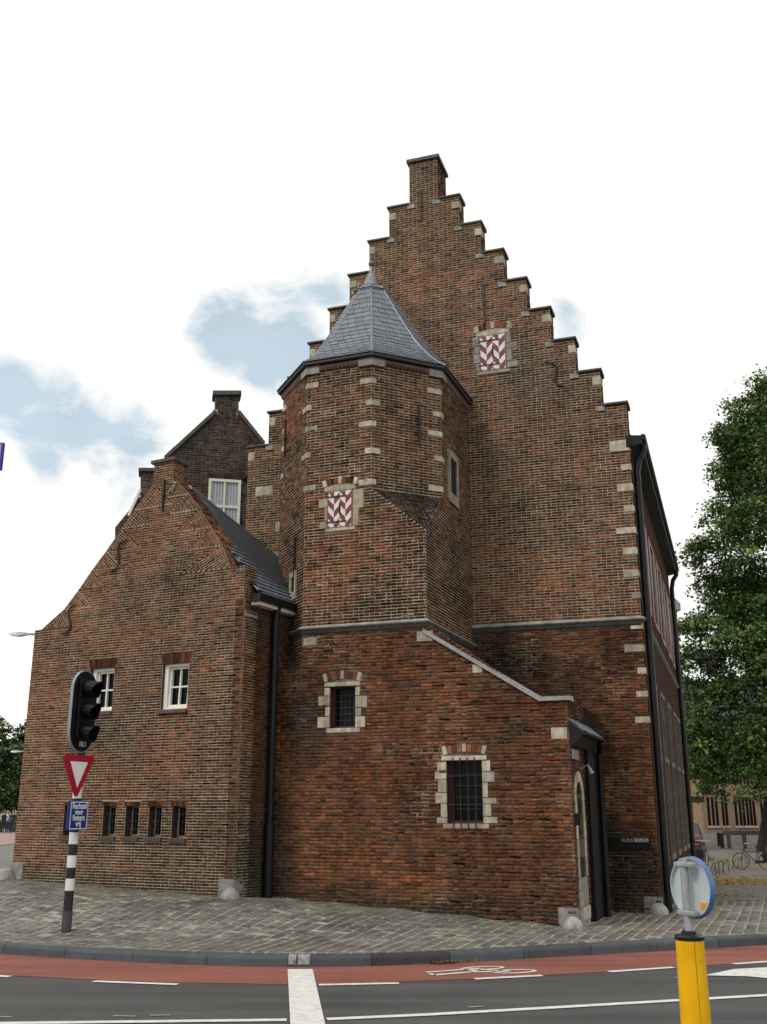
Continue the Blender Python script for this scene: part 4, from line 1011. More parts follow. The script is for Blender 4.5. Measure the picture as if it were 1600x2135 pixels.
for i in (1, 2, 3, 4): put('hip_lead', MB().tube([rp(i, k / 16 * .86) + V3((0, 0, .012)) for k in range(17)], .026, 6), M_LEAD, troof, smooth=True)
capr = (rp(3, .84) - V3((apex.x, apex.y, rp(3, .84).z))).length; zc = rp(3, .84).z
put('lead_cap', MB().lathe((apex.x, apex.y, 0), [(capr * 1.22, zc - .02), (capr * 1.05, zc + .02), (capr * .80, zc + .09), (capr * .55, zc + .19), (capr * .34, zA - .10), (.040, zA + .0), (.024, zA + .05), (.022, zA + .17)], 8), M_LEAD, troof, smooth=True)
put('finial', MB().lathe((apex.x, apex.y, zA + .15), [(.022, 0), (.035, .01), (.055, .035), (.062, .065), (.052, .10), (.028, .125), (.010, .135), (.008, .27), (.001, .29)], 14), mat('patinated_copper', (0.11, 0.135, 0.125), .5, metal=.4), troof, smooth=True)
for i in (1, 2, 3, 4, 4):
    q = rp(i, .86 if i != 4 else .83); out_ = (V3((q.x, q.y, 0)) - V3((apex.x, apex.y, 0))).normalized()
    put('roof_hook', MB().tube([q + out_ * (.02 + .05 * math.sin(a)) + V3((0, 0, .06 * math.cos(a) - .03)) + out_ * .06 for a in np.linspace(math.pi * .95, -.9, 9)], .013, 5), mat('hook_zinc', (.34, .34, .33), .45), troof, smooth=True)

# ---- main gable
UC = -.89; DU = .4705; DZ = .771
def uR(i): return UC + .815 + DU * i
def zT(i): return 14.955 - DZ * i - .055
prof = []
for i in range(8): prof += [(uR(i), zT(i - 1) if i else 15.0), (uR(i), zT(i))] if False else []
pts = [(UC + .33, 15.98), (UC + .33, zT(0))]
for i in range(8): pts += [(uR(i), zT(i)), (uR(i), zT(i + 1) if i < 7 else -.3)]
left = [(2 * UC - a, b_) for a, b_ in reversed(pts)]
gpol = left + list(reversed([])) + pts
gpol = [(2 * UC - a, b_) for a, b_ in pts[::-1]] + pts       # counter: left bottom up, then right down
gable = put('gable_wall', MB().wprism(GA, gpol, -.42, 0), M_MORTAR, MAIN); gable['label'] = 'stepped gable wall of brown bricks with pale joints and stone quoins'
lowp = [(-.02, -.3), (uR(7), -.3), (uR(7), GZ - .1), (-.02, GZ - .1)]
lowg = put('gable_foot', MB().wprism(GA, lowp, -.1, .004), M_MORTAR_D, MAIN); lowg['label'] = 'lower gable wall of worn red bricks with dark joints'
cut = []; GS = px_rect(GA, 1001.5, 698.5, 1056, 772)
for q in ((987, 706, 1001, 722), (991, 723, 1001, 738), (989, 739, 1001, 758), (995, 759, 1003, 775)):
    k = px_rect(GA, *q); k = (k[0], GS[0] + .01, k[2], k[3]); stone('jamb_stone', GA, k, gable, M_STONE_G); cut.append(rect(k[0] - .008, k[1], k[2] - .004, k[3] + .004))
for q in ((1054, 694, 1064, 714), (1056, 715, 1077, 726), (1057, 727, 1067, 752), (1058, 753, 1080, 765)):
    k = px_rect(GA, *q); k = (GS[1] - .01, k[1], k[2], k[3]); stone('jamb_stone', GA, k, gable, M_STONE_G); cut.append(rect(k[0], k[1] + .008, k[2] - .004, k[3] + .004))
k = px_rect(GA, 994, 690, 1062, 697.5); put('lintel_stone', MB().wbox(GA, k[0], k[1], k[2], k[3], -.05, .018), M_STONE, gable, bevel=.004); cut.append(rect(k[0] - .01, k[1] + .01, k[2] - .005, k[3] + .005)); lk = k
k2 = px_rect(GA, 996, 772.5, 1064, 779); put('sill_stone', MB().wbox(GA, k2[0], k2[1], k2[2], k2[3], -.05, .03), M_STONE, gable, bevel=.004); cut.append(rect(k2[0] - .01, k2[1] + .01, k2[2] - .005, k2[3] + .005))
cut.append(arch(GA, lk[0] - .02, lk[1] + .02, lk[3] + .005, gable, h=.13, rise=.06, nb=9, pal=PAL_UP)); cut.append(rect(*GS))
shutter(GA, GS, gable)
# quoins on the right edge and one per step
QR = ((1272, 918, 1314, 941), (1296, 968, 1311, 980.5), (1288, 1010, 1315, 1024), (1302, 1055, 1317, 1067), (1286, 1100, 1321, 1113), (1300, 1143, 1324, 1156), (1301, 1190, 1328, 1203), (1320, 1236, 1333, 1248), (1315, 1299, 1339, 1311.5), (1303, 1345, 1342, 1359), (1330, 1392, 1346, 1405), (1327, 1440, 1350, 1453), (1325, 1494, 1354, 1507.5))
lowcut = []
cE = GA.p(uR(7), 0)
for i, q in enumerate(QR):
    k = px_rect(GA, *q); L_ = uR(7) - k[0]; lowq = k[3] < GZ
    quoin(cE, -gr, L_, gd, .12 if i % 2 else .25, k[2], k[3], lowg if lowq else gable, M_STONE if i not in (7,) else M_STONE_G, pr=.017)
    (lowcut if lowq else cut).append(rect(k[0] - .008, 9, k[2] - .006, k[3] + .006))
for i in range(8):
    for sgn in (1, -1):
        e = UC + sgn * (uR(i) - UC); zz = zT(i) - .30; ln = (.16, .13, .17, .14, .16, .12, .15, .15)[i]
        a, b2 = sorted((e, e - sgn * ln)); 
        k = (a, b2 + (.012 if sgn > 0 else 0), zz, zz + .17)
        if not (i == 7 and sgn > 0): stone('quoin', GA, k, gable, M_STONE, d0=-.2, d1=.016); cut.append(rect(a - .006, b2 + .006, zz - .006, zz + .176))
        # stone springer at the inner end of the coping, and the coping itself
        inner = UC + sgn * ((uR(i - 1) if i else UC + .33) - UC)
        a, b2 = sorted((inner - sgn * .12, inner + sgn * .05)); put('springer_stone', MB().wbox(GA, a, b2, zT(i) - .10, zT(i) - .002, -.1, .022), M_STONE_G, gable); cut.append(rect(a - .005, b2 + .005, zT(i) - .105, zT(i)))
        a, b2 = sorted((inner + sgn * .002, e + sgn * .045))
        put('step_coping', MB().hexa([GA.p(a, zT(i), -.46), GA.p(b2, zT(i), -.46), GA.p(b2, zT(i), .05), GA.p(a, zT(i), .05)], [GA.p(a, zT(i) + .085, -.46), GA.p(b2, zT(i) + .085, -.46), GA.p(b2, zT(i) + .045, .05), GA.p(a, zT(i) + .045, .05)]), M_COPING, gable, bevel=.008)
kq = px_rect(GA, 534, 1014, 568, 1033); stone('dressed_stone', GA, kq, gable); cut.append(rect(kq[0] - .01, kq[1] + .01, kq[2], kq[3]))
for q in ((575, 1088, 587, 1109), (572, 1151, 587, 1166), (567, 1186, 588, 1200)):
    k = px_rect(GA, *q); stone('dressed_stone', GA, k, gable, M_STONE_G); cut.append(rect(k[0] - .01, k[1] + .01, k[2], k[3]))
chd = .75
chim = put('gable_chimney', MB().wbox(GA, UC - .33, UC + .33, zT(0) + .0, 15.98, -chd, -.43), M_MORTAR, MAIN)
put('chimney_cap', MB().wbox(GA, UC - .385, UC + .385, 15.982, 16.07, -chd - .05, .055), M_COPING, MAIN, bevel=.008)
upper = [(a, max(b_, GZ + .06)) for a, b_ in gpol]
upper = [p for i, p in enumerate(upper)]
b = lay(upper, cut + [rect(uTLg + .35, -.01, 4, 9.55), rect(-20, uTLg + .5, 0, 5.2)], .0553, .20, .10, .0145)
gst = [(1.6, 10.2, 1.0, .8, .6), (-.5, 12.2, 1.2, .5, .3), (.3, 11.0, .8, .4, .3), (UC, 15.5, .5, .5, .3), (.5, 8.6, .5, .5, .35), (2.6, 11.3, .5, .3, .3), (-.2, 9.2, .5, .4, .4)]
walls.append((GA, *brickwork(GA, b, PAL_UP, gst, worn=.15), gable, False))
b = lay(lowp, lowcut, .0558, .198, .099, .0115)
walls.append((GA, *brickwork(Wall(GA.p(0, 0, .004), GA.u), b, PAL_LOW, [(.25, 4.0, .8, 1.0, .5), (2.3, .75, 1.0, .95, .97), (1.9, 1.1, .8, .9, .95), (2.0, 2.6, .9, .5, .45), (1.75, 2.3, .5, 1.6, .6), (.6, 4.7, .9, .4, .4)], worn=1.0, tint=.88), lowg, True))  # black stain at the foot; marks above it paint in the porch's shadow
for i in range(8):                                     # thin right-hand returns of the steps
    w_ = Wall(GA.p(uR(i), 0), gd, n=gr); zl = zT(i + 1) if i < 7 else GZ + .06
    b = lay(rect(.0, .42, zl + .05, zT(i)), (), .0553, .20, .10, .0145)
    if i == 7: b = lay(rect(.0, .42, 8.7, zT(i)), (), .0553, .20, .10, .0145)
    walls.append((w_, *brickwork(w_, b, PAL_UP, (), worn=.2, tint=.9), gable, False))
w_ = Wall(GA.p(UC + .33, 0), gd, n=gr); b = lay(rect(0, chd, zT(0) + .05, 15.98), (), .0553, .20, .10, .0145)
walls.append((w_, *brickwork(w_, b, PAL_UP, [(.4, 15.6, .6, .5, .3)], worn=.2, tint=.9), chim, False))
anchor(GA, 878.6, 400, 461, gable); anchor(GA, 1010, 594, 676, gable); s_anchor(GA, (1137, 757), (1182, 806), gable, 1)
finish_bricks(MAIN, walls, 296)

# ---- right facade, eaves and roof of the main building
zSo = zT(7) - .93
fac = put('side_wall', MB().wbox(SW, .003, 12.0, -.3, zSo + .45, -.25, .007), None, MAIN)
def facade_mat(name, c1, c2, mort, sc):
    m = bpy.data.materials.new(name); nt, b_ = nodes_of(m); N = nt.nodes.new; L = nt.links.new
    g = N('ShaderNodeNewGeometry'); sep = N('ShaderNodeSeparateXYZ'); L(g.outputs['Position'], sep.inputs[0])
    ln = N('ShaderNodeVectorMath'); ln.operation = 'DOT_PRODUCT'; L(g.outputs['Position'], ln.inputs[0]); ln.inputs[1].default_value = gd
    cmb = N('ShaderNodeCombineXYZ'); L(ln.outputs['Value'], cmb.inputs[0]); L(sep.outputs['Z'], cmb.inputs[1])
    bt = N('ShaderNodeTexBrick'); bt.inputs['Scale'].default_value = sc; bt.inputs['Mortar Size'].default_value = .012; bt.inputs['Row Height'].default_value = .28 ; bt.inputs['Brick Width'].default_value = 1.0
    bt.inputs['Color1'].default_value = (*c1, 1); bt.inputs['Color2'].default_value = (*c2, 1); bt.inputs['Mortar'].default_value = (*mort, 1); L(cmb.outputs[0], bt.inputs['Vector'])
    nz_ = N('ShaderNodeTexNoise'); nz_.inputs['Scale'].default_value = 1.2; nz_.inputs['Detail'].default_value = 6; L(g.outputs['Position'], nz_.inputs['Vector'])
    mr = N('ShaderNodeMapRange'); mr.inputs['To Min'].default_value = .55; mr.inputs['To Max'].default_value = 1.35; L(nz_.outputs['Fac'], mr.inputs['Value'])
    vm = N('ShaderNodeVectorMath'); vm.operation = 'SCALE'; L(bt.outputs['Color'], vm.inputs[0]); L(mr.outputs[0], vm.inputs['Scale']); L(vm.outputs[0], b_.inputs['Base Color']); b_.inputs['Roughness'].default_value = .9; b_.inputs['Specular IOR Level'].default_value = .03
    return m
M_FAC = facade_mat('facade_brick', (.072, .034, .020), (.045, .025, .017), (.06, .048, .034), 5.0)  # brick darkened: the tree's shade on this wall is put into the colour
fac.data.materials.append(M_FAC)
gsoff = put('eaves_box', MB().hexa([SW.p(-.02, zSo, -.05), SW.p(12, zSo, -.05), SW.p(12, zSo + .06, .25), SW.p(-.02, zSo + .06, .25)], [SW.p(-.02, zSo + .26, -.05), SW.p(12, zSo + .26, -.05), SW.p(12, zSo + .22, .26), SW.p(-.02, zSo + .22, .26)]), M_GREEN, MAIN)
put('gutter', MB().tube([SW.p(-.03, zSo + .19, .28), SW.p(12.03, zSo + .19, .28)], .055, 10), M_GREEN, MAIN, smooth=True)
put('corner_bracket', MB().wbox(SW, -.07, .05, zSo + .0, zSo + .2, -.02, .06), M_DARK, MAIN, bevel=.02)
ridge0, ridge1 = GA.p(UC, 13.1, -.3), GA.p(UC, 13.1, -12)
mb = MB().add([ridge0, ridge1, SW.p(12, zSo + .2, .2), SW.p(.3, zSo + .2, .2)], [(0, 1, 2, 3)])
lw = Wall(GA.p(2 * UC - uR(7), 0), gd, n=-gr); mb.add([ridge0, ridge1, lw.p(12, zSo + .3, .3), lw.p(.3, zSo + .3, .3)], [(0, 1, 2, 3)])
put('main_roof', mb, M_SLATE_D, MAIN)
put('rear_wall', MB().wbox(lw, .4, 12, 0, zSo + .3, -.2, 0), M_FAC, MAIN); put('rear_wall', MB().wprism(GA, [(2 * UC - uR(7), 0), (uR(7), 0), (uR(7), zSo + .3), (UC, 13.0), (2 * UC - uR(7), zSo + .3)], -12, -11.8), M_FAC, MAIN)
def pipe(w, t, z0, z1, d=.09, r_=.05, neck=True):
    pts = [w.p(t, z0, d), w.p(t, z1 - .45, d)] + ([w.p(t, z1 - .2, d + .05), w.p(t, z1 - .04, .25), w.p(t, z1 + .1, .26)] if neck else [w.p(t, z1, d)])
    return MB().tube(pts, r_, 10)
put('downpipe', pipe(SW, .22, 0, zSo, d=.10, r_=.065), M_PIPE, MAIN, smooth=True); put('downpipe', pipe(SW, 11.7, -.2, zSo, r_=.065), M_PIPE, MAIN, smooth=True)
for t in (1.9, 4.25, 6.6, 8.95, 11.0):
    z0_ = .95
    win = put('tall_window', MB().wbox(SW, t - .62, t + .62, z0_, 4.1, -.02, .009), M_GLASS, fac)
    for q in (-.62, 0, .62): put('mullion', MB().wbox(SW, t + q - .05, t + q + .05, z0_ - .1, 4.2, -.01, .024), mat('shaded_window_stone', (.13, .115, .095), .85, var=.5, scale=6), win)  # window stone colour darkened too, for the shade on this wall
    for v in (z0_ - .16, 2.75, 4.14): put('transom', MB().wbox(SW, t - .69, t + .69, v, v + .11, -.01, .03), mat('shaded_window_stone', (.13, .115, .095), .85, var=.5, scale=6), win)
    up = put('upper_window', MB().wbox(SW, t - .45, t + .45, 5.75, 7.6, -.02, .009), M_GLASS, fac)
    put('window_frame', MB().wbox(SW, t - .5, t - .43, 5.7, 7.65, -.01, .026).wbox(SW, t + .43, t + .5, 5.7, 7.65, -.01, .026).wbox(SW, t - .43, t + .43, 7.58, 7.65, -.01, .026).wbox(SW, t - .43, t + .43, 5.7, 5.78, -.01, .026), mat('faded_frame', (.30, .28, .24), .7, var=.4), up)
    for sg in (-1, 1): put('shutter', MB().wbox(SW, t + sg * .75 - .23, t + sg * .75 + .23, 5.7, 7.65, .0, .03), M_RED, up); put('shutter_stripe', MB().wprism(SW, [(t + sg * .75 - .2, 6.4), (t + sg * .75 + .2, 6.0), (t + sg * .75 + .2, 7.3), (t + sg * .75 - .2, 7.5)], .03, .034), mat('faded_shutter', (.28, .24, .22), .7, var=.4), up)

# ---- sign board on the lower gable
nb = px_rect(GA, 1263, 1748, 1358, 1771)
board = thing('name_board', 'small black name board on the dark stained foot of the gable', 'sign', GA.p(nb[0], nb[2]))
put('board', MB().wbox(GA, nb[0], nb[1], nb[2], nb[3], .02, .045), M_BLACK, board, bevel=.004)
pb = px_rect(GA, 1298, 1748, 1353, 1755.5); pm = (pb[0] + pb[1]) / 2; pv = (pb[2] + pb[3]) / 2
put('plate', MB().wbox(GA, pm - .005, pb[1], pb[2], pb[3], .0451, .052), mat('plate_cream', (0.45, 0.44, 0.38), .6), board)
put('plate_edge', MB().wbox(GA, pb[0], pm, pb[2], pb[2] + .008, .0451, .05).wbox(GA, pb[0], pb[0] + .006, pb[2], pb[3], .0451, .0505), mat('plate_grey', (0.22, 0.22, 0.2), .6), board)
put('lettering', place_text(TXT['KUNST'], GA, (pb[0] + pm) / 2, pv, .047, 1.0), mat('plate_grey', (0.22, 0.22, 0.2), .6), board)
put('lettering', place_text(TXT['KUIN'], GA, (pm + pb[1]) / 2, pv, .053, 1.0), M_BLACK, board)

# ================================================================== brick house on the left
HOUSE = thing('brick_house', 'low brick house with tumbled-brick gable and four small slit windows in a row', 'house', (Bp.x, Bp.y, .45))
Lpx = [(85, 1314), (134, 1270), (163, 1231), (191, 1190), (222, 1148), (254, 1102), (281, 1062), (321, 1008)]
Rpx = [(368, 1003), (393, 1028), (416, 1060), (440, 1098), (463, 1136), (482, 1172)]
LP_ = [HF.uv(*p) for p in Lpx]; RP_ = [HF.uv(*p) for p in Rpx]
lsh = HF.uv(60, 1317); zL = LP_[0][1]
rsh_u = HF.uv(510.5, 1180)[0]; zR = HF.uv(497, 1181)[1]; zK = HF.uv(505, 1268)[1]
RP_[-1] = (HF.uv(480, 1184)[0], zR)
ub0 = HF.uv(321, 985)[0]; ub1 = HF.uv(361, 985)[0]; zB = HF.uv(340, 965)[1]
uA2 = (uA + lsh[0]) / 2
hpol = [(uA2, -.1), (0, -.1), (0, zK - .12), (rsh_u * .5, zK), (rsh_u, zK + .02), (rsh_u, zR)] + RP_[::-1] + [(ub1, RP_[0][1]), (ub1, zB), (ub0, zB), (ub0, LP_[-1][1])] + LP_[::-1] + [(uA2, zL)]
TH_ = .36
win_a = px_rect(HF, 187, 1393, 236, 1484); win_b = px_rect(HF, 337.5, 1383, 392, 1479.5)
slits = [px_rect(HF, x0, 1681, x1, y1) for x0, x1, y1 in ((132.5, 157, 1743), (214, 240.5, 1744), (261, 288.5, 1745), (309.5, 336.5, 1746), (358, 387, 1748))]
holes = [rect(*win_a), rect(*win_b)] + [rect(*s) for s in slits]
hfront = backing('front_wall', HF, hpol, holes, M_MORTAR_H, HOUSE, reveal=.20)
hfront['label'] = 'gabled front wall of small brown bricks, braided along the slopes'
# solid edge of the gable (thickness), without the front face
n = len(hpol); mb = MB(); mb.add([HF.p(a, b_, 0) for a, b_ in hpol] + [HF.p(a, b_, -TH_) for a, b_ in hpol], [(i, (i + 1) % n, (i + 1) % n + n, i + n) for i in range(n)]); 
me = bpy.data.meshes.new('gable_edge'); me.from_pydata(mb.v, [], mb.f); put('gable_edge', me, M_MORTAR_H, HOUSE)
put('gable_back', MB().add([HF.p(a, b_, -TH_) for a, b_ in hpol], [tuple(range(n))]), M_MORTAR_H, HOUSE)
CO, HL, HH = .0462, .168, .084
wedges = []
for P, sg in ((LP_, 1), (RP_, -1)):
    seq = P if sg > 0 else P[::-1]                      # from the bottom up
    for (a, b_) in zip(seq[:-1], seq[1:]):
        lo, up = V3((*a, 0)), V3((*b_, 0)); sl = (up - lo).normalized(); per = V3((sl.y, -sl.x, 0)) * 1.0
        if per.x * sg < 0: per = -per
        if per.y >= -.05: continue
        t = (lo.y - up.y) / per.y; Q = up + per * t
        wedges.append(([(lo.x, lo.y), (up.x, up.y), (Q.x, Q.y)], math.atan2(per.y, per.x)))
hcut = [rect(r[0] - .004, r[1] + .004, r[2] - .004, r[3] + .004) for r in (win_a, win_b, *slits)]
# flat soldier arches
def soldiers(w, u0, u1, v0, v1, parent, nb, fan=.03, pal=PAL_HOUSE, d=.011):
    um = (u0 + u1) / 2
    for i in range(nb):
        f0, f1 = i / nb, (i + 1) / nb; g = .005
        a0, a1 = u0 + (u1 - u0) * f0 + g, u0 + (u1 - u0) * f1 - g
        k = fan * 2; b0, b1 = a0 + (a0 - um) * k, a1 + (a1 - um) * k
        me = MB().wprism(w, [(a0, v0), (a1, v0), (b1, v1), (b0, v1)], -.06, d).mesh('arch_brick'); at_ = me.attributes.new('bcol', 'FLOAT_COLOR', 'POINT')
        cc = pal[0][random.randrange(len(pal[0]))] * random.uniform(.6, .92); at_.data.foreach_set('color', list((*cc, 1)) * len(me.vertices)); put('arch_brick', me, M_BRICK, parent)
for r, q, nb in ((win_a, (181, 1371, 241, 1393), 13), (win_b, (329, 1358, 399, 1383), 13)):
    k = px_rect(HF, *q); soldiers(HF, r[0] - .03, r[1] + .03, r[3] + .003, r[3] + .175, hfront, nb, .07)
    hcut.append([(r[0] - .04, r[3]), (r[1] + .04, r[3]), (r[1] + .075, r[3] + .18), (r[0] - .075, r[3] + .18)])
for r in slits:
    soldiers(HF, r[0] - .03, r[1] + .03, r[3] + .003, r[3] + .075, hfront, 6, 0.0, d=.013); hcut.append(rect(r[0] - .036, r[1] + .036, r[3], r[3] + .078))
    put('brick_sill', MB().wbox(HF, r[0] - .035, r[1] + .035, r[2] - .075, r[2] - .002, -.1, .05), mat('sill_brick', (0.07, 0.045, 0.038), .85, var=.4, scale=25), hfront, bevel=.006); hcut.append(rect(r[0] - .04, r[1] + .04, r[2] - .08, r[2]))
for r in (win_a, win_b):
    put('tile_sill', MB().wbox(HF, r[0] - .04, r[1] + .02, r[2] - .065, r[2] + .003, -.14, .06), mat('sill_tile', (0.10, 0.055, 0.055), .5, var=.3, scale=10), hfront, bevel=.008); hcut.append(rect(r[0] - .045, r[1] + .025, r[2] - .07, r[2]))
hw = []
b = lay(hpol, hcut + [w_[0] for w_ in wedges], CO, HL, HH, .0125)
for tri_, an in wedges: b += lay(tri_, (), CO, HL, HH, .0125, ang=an)
hst = [(uA * .5, .55, 2.6, .28, .5), (-.1, .6, .3, .5, .45), (uA * .45, 1.15, 1.4, .25, .25), (uA * .3, 4.4, .8, .3, .25), (uA * .6, 3.4, 1.0, .5, .18), (uA * .55, 6.9, .5, .5, .3), (uA * .12, 3.2, .5, 1.3, .18)]
hw.append((HF, *brickwork(HF, b, PAL_HOUSE, hst, worn=.12), hfront, True))
# shoulder soldiers on the right, top of the slopes
for P, sg in ((RP_, 1),):
    for (a, b_) in zip(P[:-1], P[1:]):
        A3, B3 = HF.p(*a), HF.p(*b_); vv = (B3 - A3).normalized(); nn = vv.cross(hd).normalized()
        if nn.z < 0: nn = -nn
        w_ = Wall(A3, hd, v=vv, n=nn); b = lay(rect(0, TH_, 0, (B3 - A3).length), (), CO * 1.15, HL, HH, .0125, bond=False)
        hw.append((w_, *brickwork(w_, b, PAL_HOUSE, (), worn=.6, tint=.8), hfront, False))
w_ = Wall(HF.p(ub1, 0), hd, n=hr); b = lay(rect(0, TH_ + .02, RP_[0][1], zB), (), CO, HL, HH, .0125); hw.append((w_, *brickwork(w_, b, PAL_HOUSE, (), worn=.2), hfront, False))
put('chimney_cap', MB().wbox(HF, ub0 - .05, ub1 + .05, zB, zB + .07, -TH_ - .05, .05), M_COPING, HOUSE, bevel=.008)
w_ = Wall(HF.p(rsh_u, 0), hd, n=hr); b = lay(rect(0, TH_, zK, zR), (), CO, HL, HH, .0125); hw.append((w_, *brickwork(w_, b, PAL_HOUSE, (), worn=.3, tint=.75), hfront, False))
# side wall in the recess
side_len = 1.5; zEv = 5.24
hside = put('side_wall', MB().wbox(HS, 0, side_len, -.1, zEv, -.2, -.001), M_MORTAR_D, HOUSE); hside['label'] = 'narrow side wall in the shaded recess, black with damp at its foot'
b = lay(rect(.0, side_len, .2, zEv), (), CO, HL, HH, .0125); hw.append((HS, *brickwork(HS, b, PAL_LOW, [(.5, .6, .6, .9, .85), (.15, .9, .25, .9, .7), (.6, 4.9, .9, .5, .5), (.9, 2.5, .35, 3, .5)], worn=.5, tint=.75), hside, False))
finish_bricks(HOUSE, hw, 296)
put('kneeler', MB().hexa([HF.p(.0, zK - .14, -TH_), HF.p(.0, zK - .14, 0), HF.p(.002, zK, 0), HF.p(.002, zK, -TH_)], [HF.p(.02, zK - .12, -TH_), HF.p(.02, zK - .12, -.01), HF.p(rsh_u + .01, zK, -.01), HF.p(rsh_u + .01, zK, -TH_)]), M_STONE_G, HOUSE)
put('rear_wall', MB().add([HF.p(uA2, -.1, -.2), HF.p(uA2, zL, -.2), HF.p(uA2, zL, -5), HF.p(uA2, -.1, -5)], [(0, 1, 2, 3)]), M_FAC, HOUSE)

# casement windows
def casement(r, nx, ny, parent, open_=0.0):
    w = HF; win = put('window', MB().wbox(w, r[0], r[1], r[2], r[3], -.20, -.17), M_GLASS, parent); t = .05
    f = MB().wbox(w, r[0] + .002, r[0] + t + .03, r[2], r[3], -.17, -.06).wbox(w, r[1] - t, r[1] - .002, r[2], r[3], -.17, -.06).wbox(w, r[0] + t + .03, r[1] - t, r[3] - t, r[3] - .002, -.17, -.061).wbox(w, r[0] + t + .03, r[1] - t, r[2], r[2] + t, -.17, -.055)
    put('frame', f, M_WHITE, win)
    i0, i1, j0, j1 = r[0] + t + .03, r[1] - t, r[2] + t, r[3] - t
    s = MB(); tt = .04; d0, d1 = -.165, -.11
    s.wbox(w, i0, i0 + tt, j0, j1, d0, d1).wbox(w, i1 - tt, i1, j0, j1, d0, d1).wbox(w, i0 + tt, i1 - tt, j0, j0 + tt, d0, d1 - .001).wbox(w, i0 + tt, i1 - tt, j1 - tt, j1, d0, d1 - .001)
    for k in range(1, nx): u = i0 + (i1 - i0) * k / nx; s.wbox(w, u - .013, u + .013, j0 + tt, j1 - tt, d0, d1 - .008)
    for k in range(1, ny): v = j0 + (j1 - j0) * k / ny; s.wbox(w, i0 + tt, i1 - tt, v - .013, v + .013, d0, d1 - .009)
    o = put('sash', s, M_WHITE, win)
    if open_:
        pv = w.p(i0, (j0 + j1) / 2, d0); o.matrix_basis = Matrix.Translation(pv) @ Matrix.Rotation(open_, 4, w.u) @ Matrix.Translation(-pv)
    return win
casement(win_a, 2, 2, hfront); casement(win_b, 2, 2, hfront, R(-2.5))
for r in slits:
    w = HF; win = put('slit_window', MB().wbox(w, r[0], r[1], r[2], r[3], -.20, -.185), M_GLASS, hfront)
    f = MB().wbox(w, r[0], r[0] + .028, r[2], r[3], -.185, -.16).wbox(w, r[1] - .022, r[1], r[2], r[3], -.185, -.16).wbox(w, r[0] + .028, r[1] - .022, r[3] - .025, r[3], -.185, -.161).wbox(w, r[0] + .028, r[1] - .022, r[2], r[2] + .035, -.185, -.155)
    put('frame', f, mat('grey_cream', (.30, .29, .24), .6), win)  # frame in a darker, greyer cream
    um = (r[0] + r[1]) / 2; bars = MB()
    for u in (um - .015, um + .045): bars.tube([w.p(u, r[2], -.05), w.p(u, r[3], -.05)], .007, 6)
    for k in (1, 2, 3): v = r[2] + (r[3] - r[2]) * k / 4; bars.wbox(w, r[0], r[1], v - .004, v + .004, -.055, -.047)
    put('iron_bars', bars, M_IRON, win)
anchor(HF, 342.5, 1001.5, 1064.5, hfront); s_anchor(HF, (268, 1126), (230, 1194), hfront, -1); s_anchor(HF, (160.5, 1261), (134, 1324), hfront, -1)
# roof
rg0 = HF.p(HF.uv(372, 1010)[0], HF.uv(372, 1010)[1], -TH_ + .05); rg1 = GA.p(*GA.uv(541, 1136))
ev0 = HS.p(TH_ * .5, zEv + .08, .16); ev1 = HS.p(4.6, zEv + .08, .16)
rg1b = rg1 + (rg1 - rg0).normalized() * .6
roof = put('slate_roof', MB().add([rg0, rg1b, ev1, ev0], [(0, 1, 2, 3)]), M_SLATE_D, HOUSE)
mb = MB(); nr = 24; rn = (rg1b - rg0).cross(ev0 - rg0).normalized(); rn = rn if rn.z > 0 else -rn
for k in range(nr):
    f0, f1 = k / nr, (k + 1.15) / nr; f1 = min(f1, 1)
    for c_ in range(16):
        g0 = (c_ + (.5 if k % 2 else 0)) / 16.5; g1 = g0 + .94 / 16.5
        def pt(g, f, h): q = rg0.lerp(rg1b, g).lerp(ev0.lerp(ev1, g), f); return q + rn * h
        mb.hexa([pt(g0, f0, .002), pt(g1, f0, .002), pt(g1, f1, .020), pt(g0, f1, .020)], [pt(g0, f0, .010), pt(g1, f0, .010), pt(g1, f1, .045), pt(g0, f1, .045)])
put('slates', mb, M_SLATE, roof, kind='stuff')
put('ridge_lead', MB().tube([rg0 + V3((0, 0, .02)), rg1 + V3((0, 0, .02))], .06, 8), M_LEAD, roof, smooth=True)
fl0, fl1 = rg1, GA.p(*GA.uv(590, 1255)); put('flashing', MB().bar(fl0 + GA.n * .04, fl1 + GA.n * .04, .09, .16, up=GA.n), M_LEAD, roof)
mb = MB().add([rg0, rg1b, HF.p(uA2, zL, -5), HF.p(uA2, zL, -TH_)], [(0, 1, 2, 3)]); put('rear_slope', mb, M_SLATE_D, HOUSE)
put('eaves_gutter', MB().hexa([HS.p(.12, zEv - .03, .03), HS.p(1.55, zEv - .03, .03), HS.p(1.55, zEv - .03, .22), HS.p(.12, zEv - .03, .22)], [HS.p(.12, zEv + .10, .03), HS.p(1.55, zEv + .10, .03), HS.p(1.55, zEv + .10, .24), HS.p(.12, zEv + .10, .24)]), M_PIPE, HOUSE)
put('eaves_board', MB().hexa([HS.p(.18, zEv - .085, .0), HS.p(1.5, zEv - .085, .0), HS.p(1.5, zEv - .085, .16), HS.p(.18, zEv - .085, .16)], [HS.p(.18, zEv - .031, .0), HS.p(1.5, zEv - .031, .0), HS.p(1.5, zEv - .031, .17), HS.p(.18, zEv - .031, .17)]), M_WHITE, HOUSE)
pt_t = [t for t in np.arange(.1, 1.1, .02)]
put('downpipe', MB().tube([HS.p(.80, .3, .10), HS.p(.80, 4.9, .10), HS.p(.80, 5.1, .12), HS.p(.80, zEv + .0, .14)], .062, 10), M_PIPE, HOUSE, smooth=True)
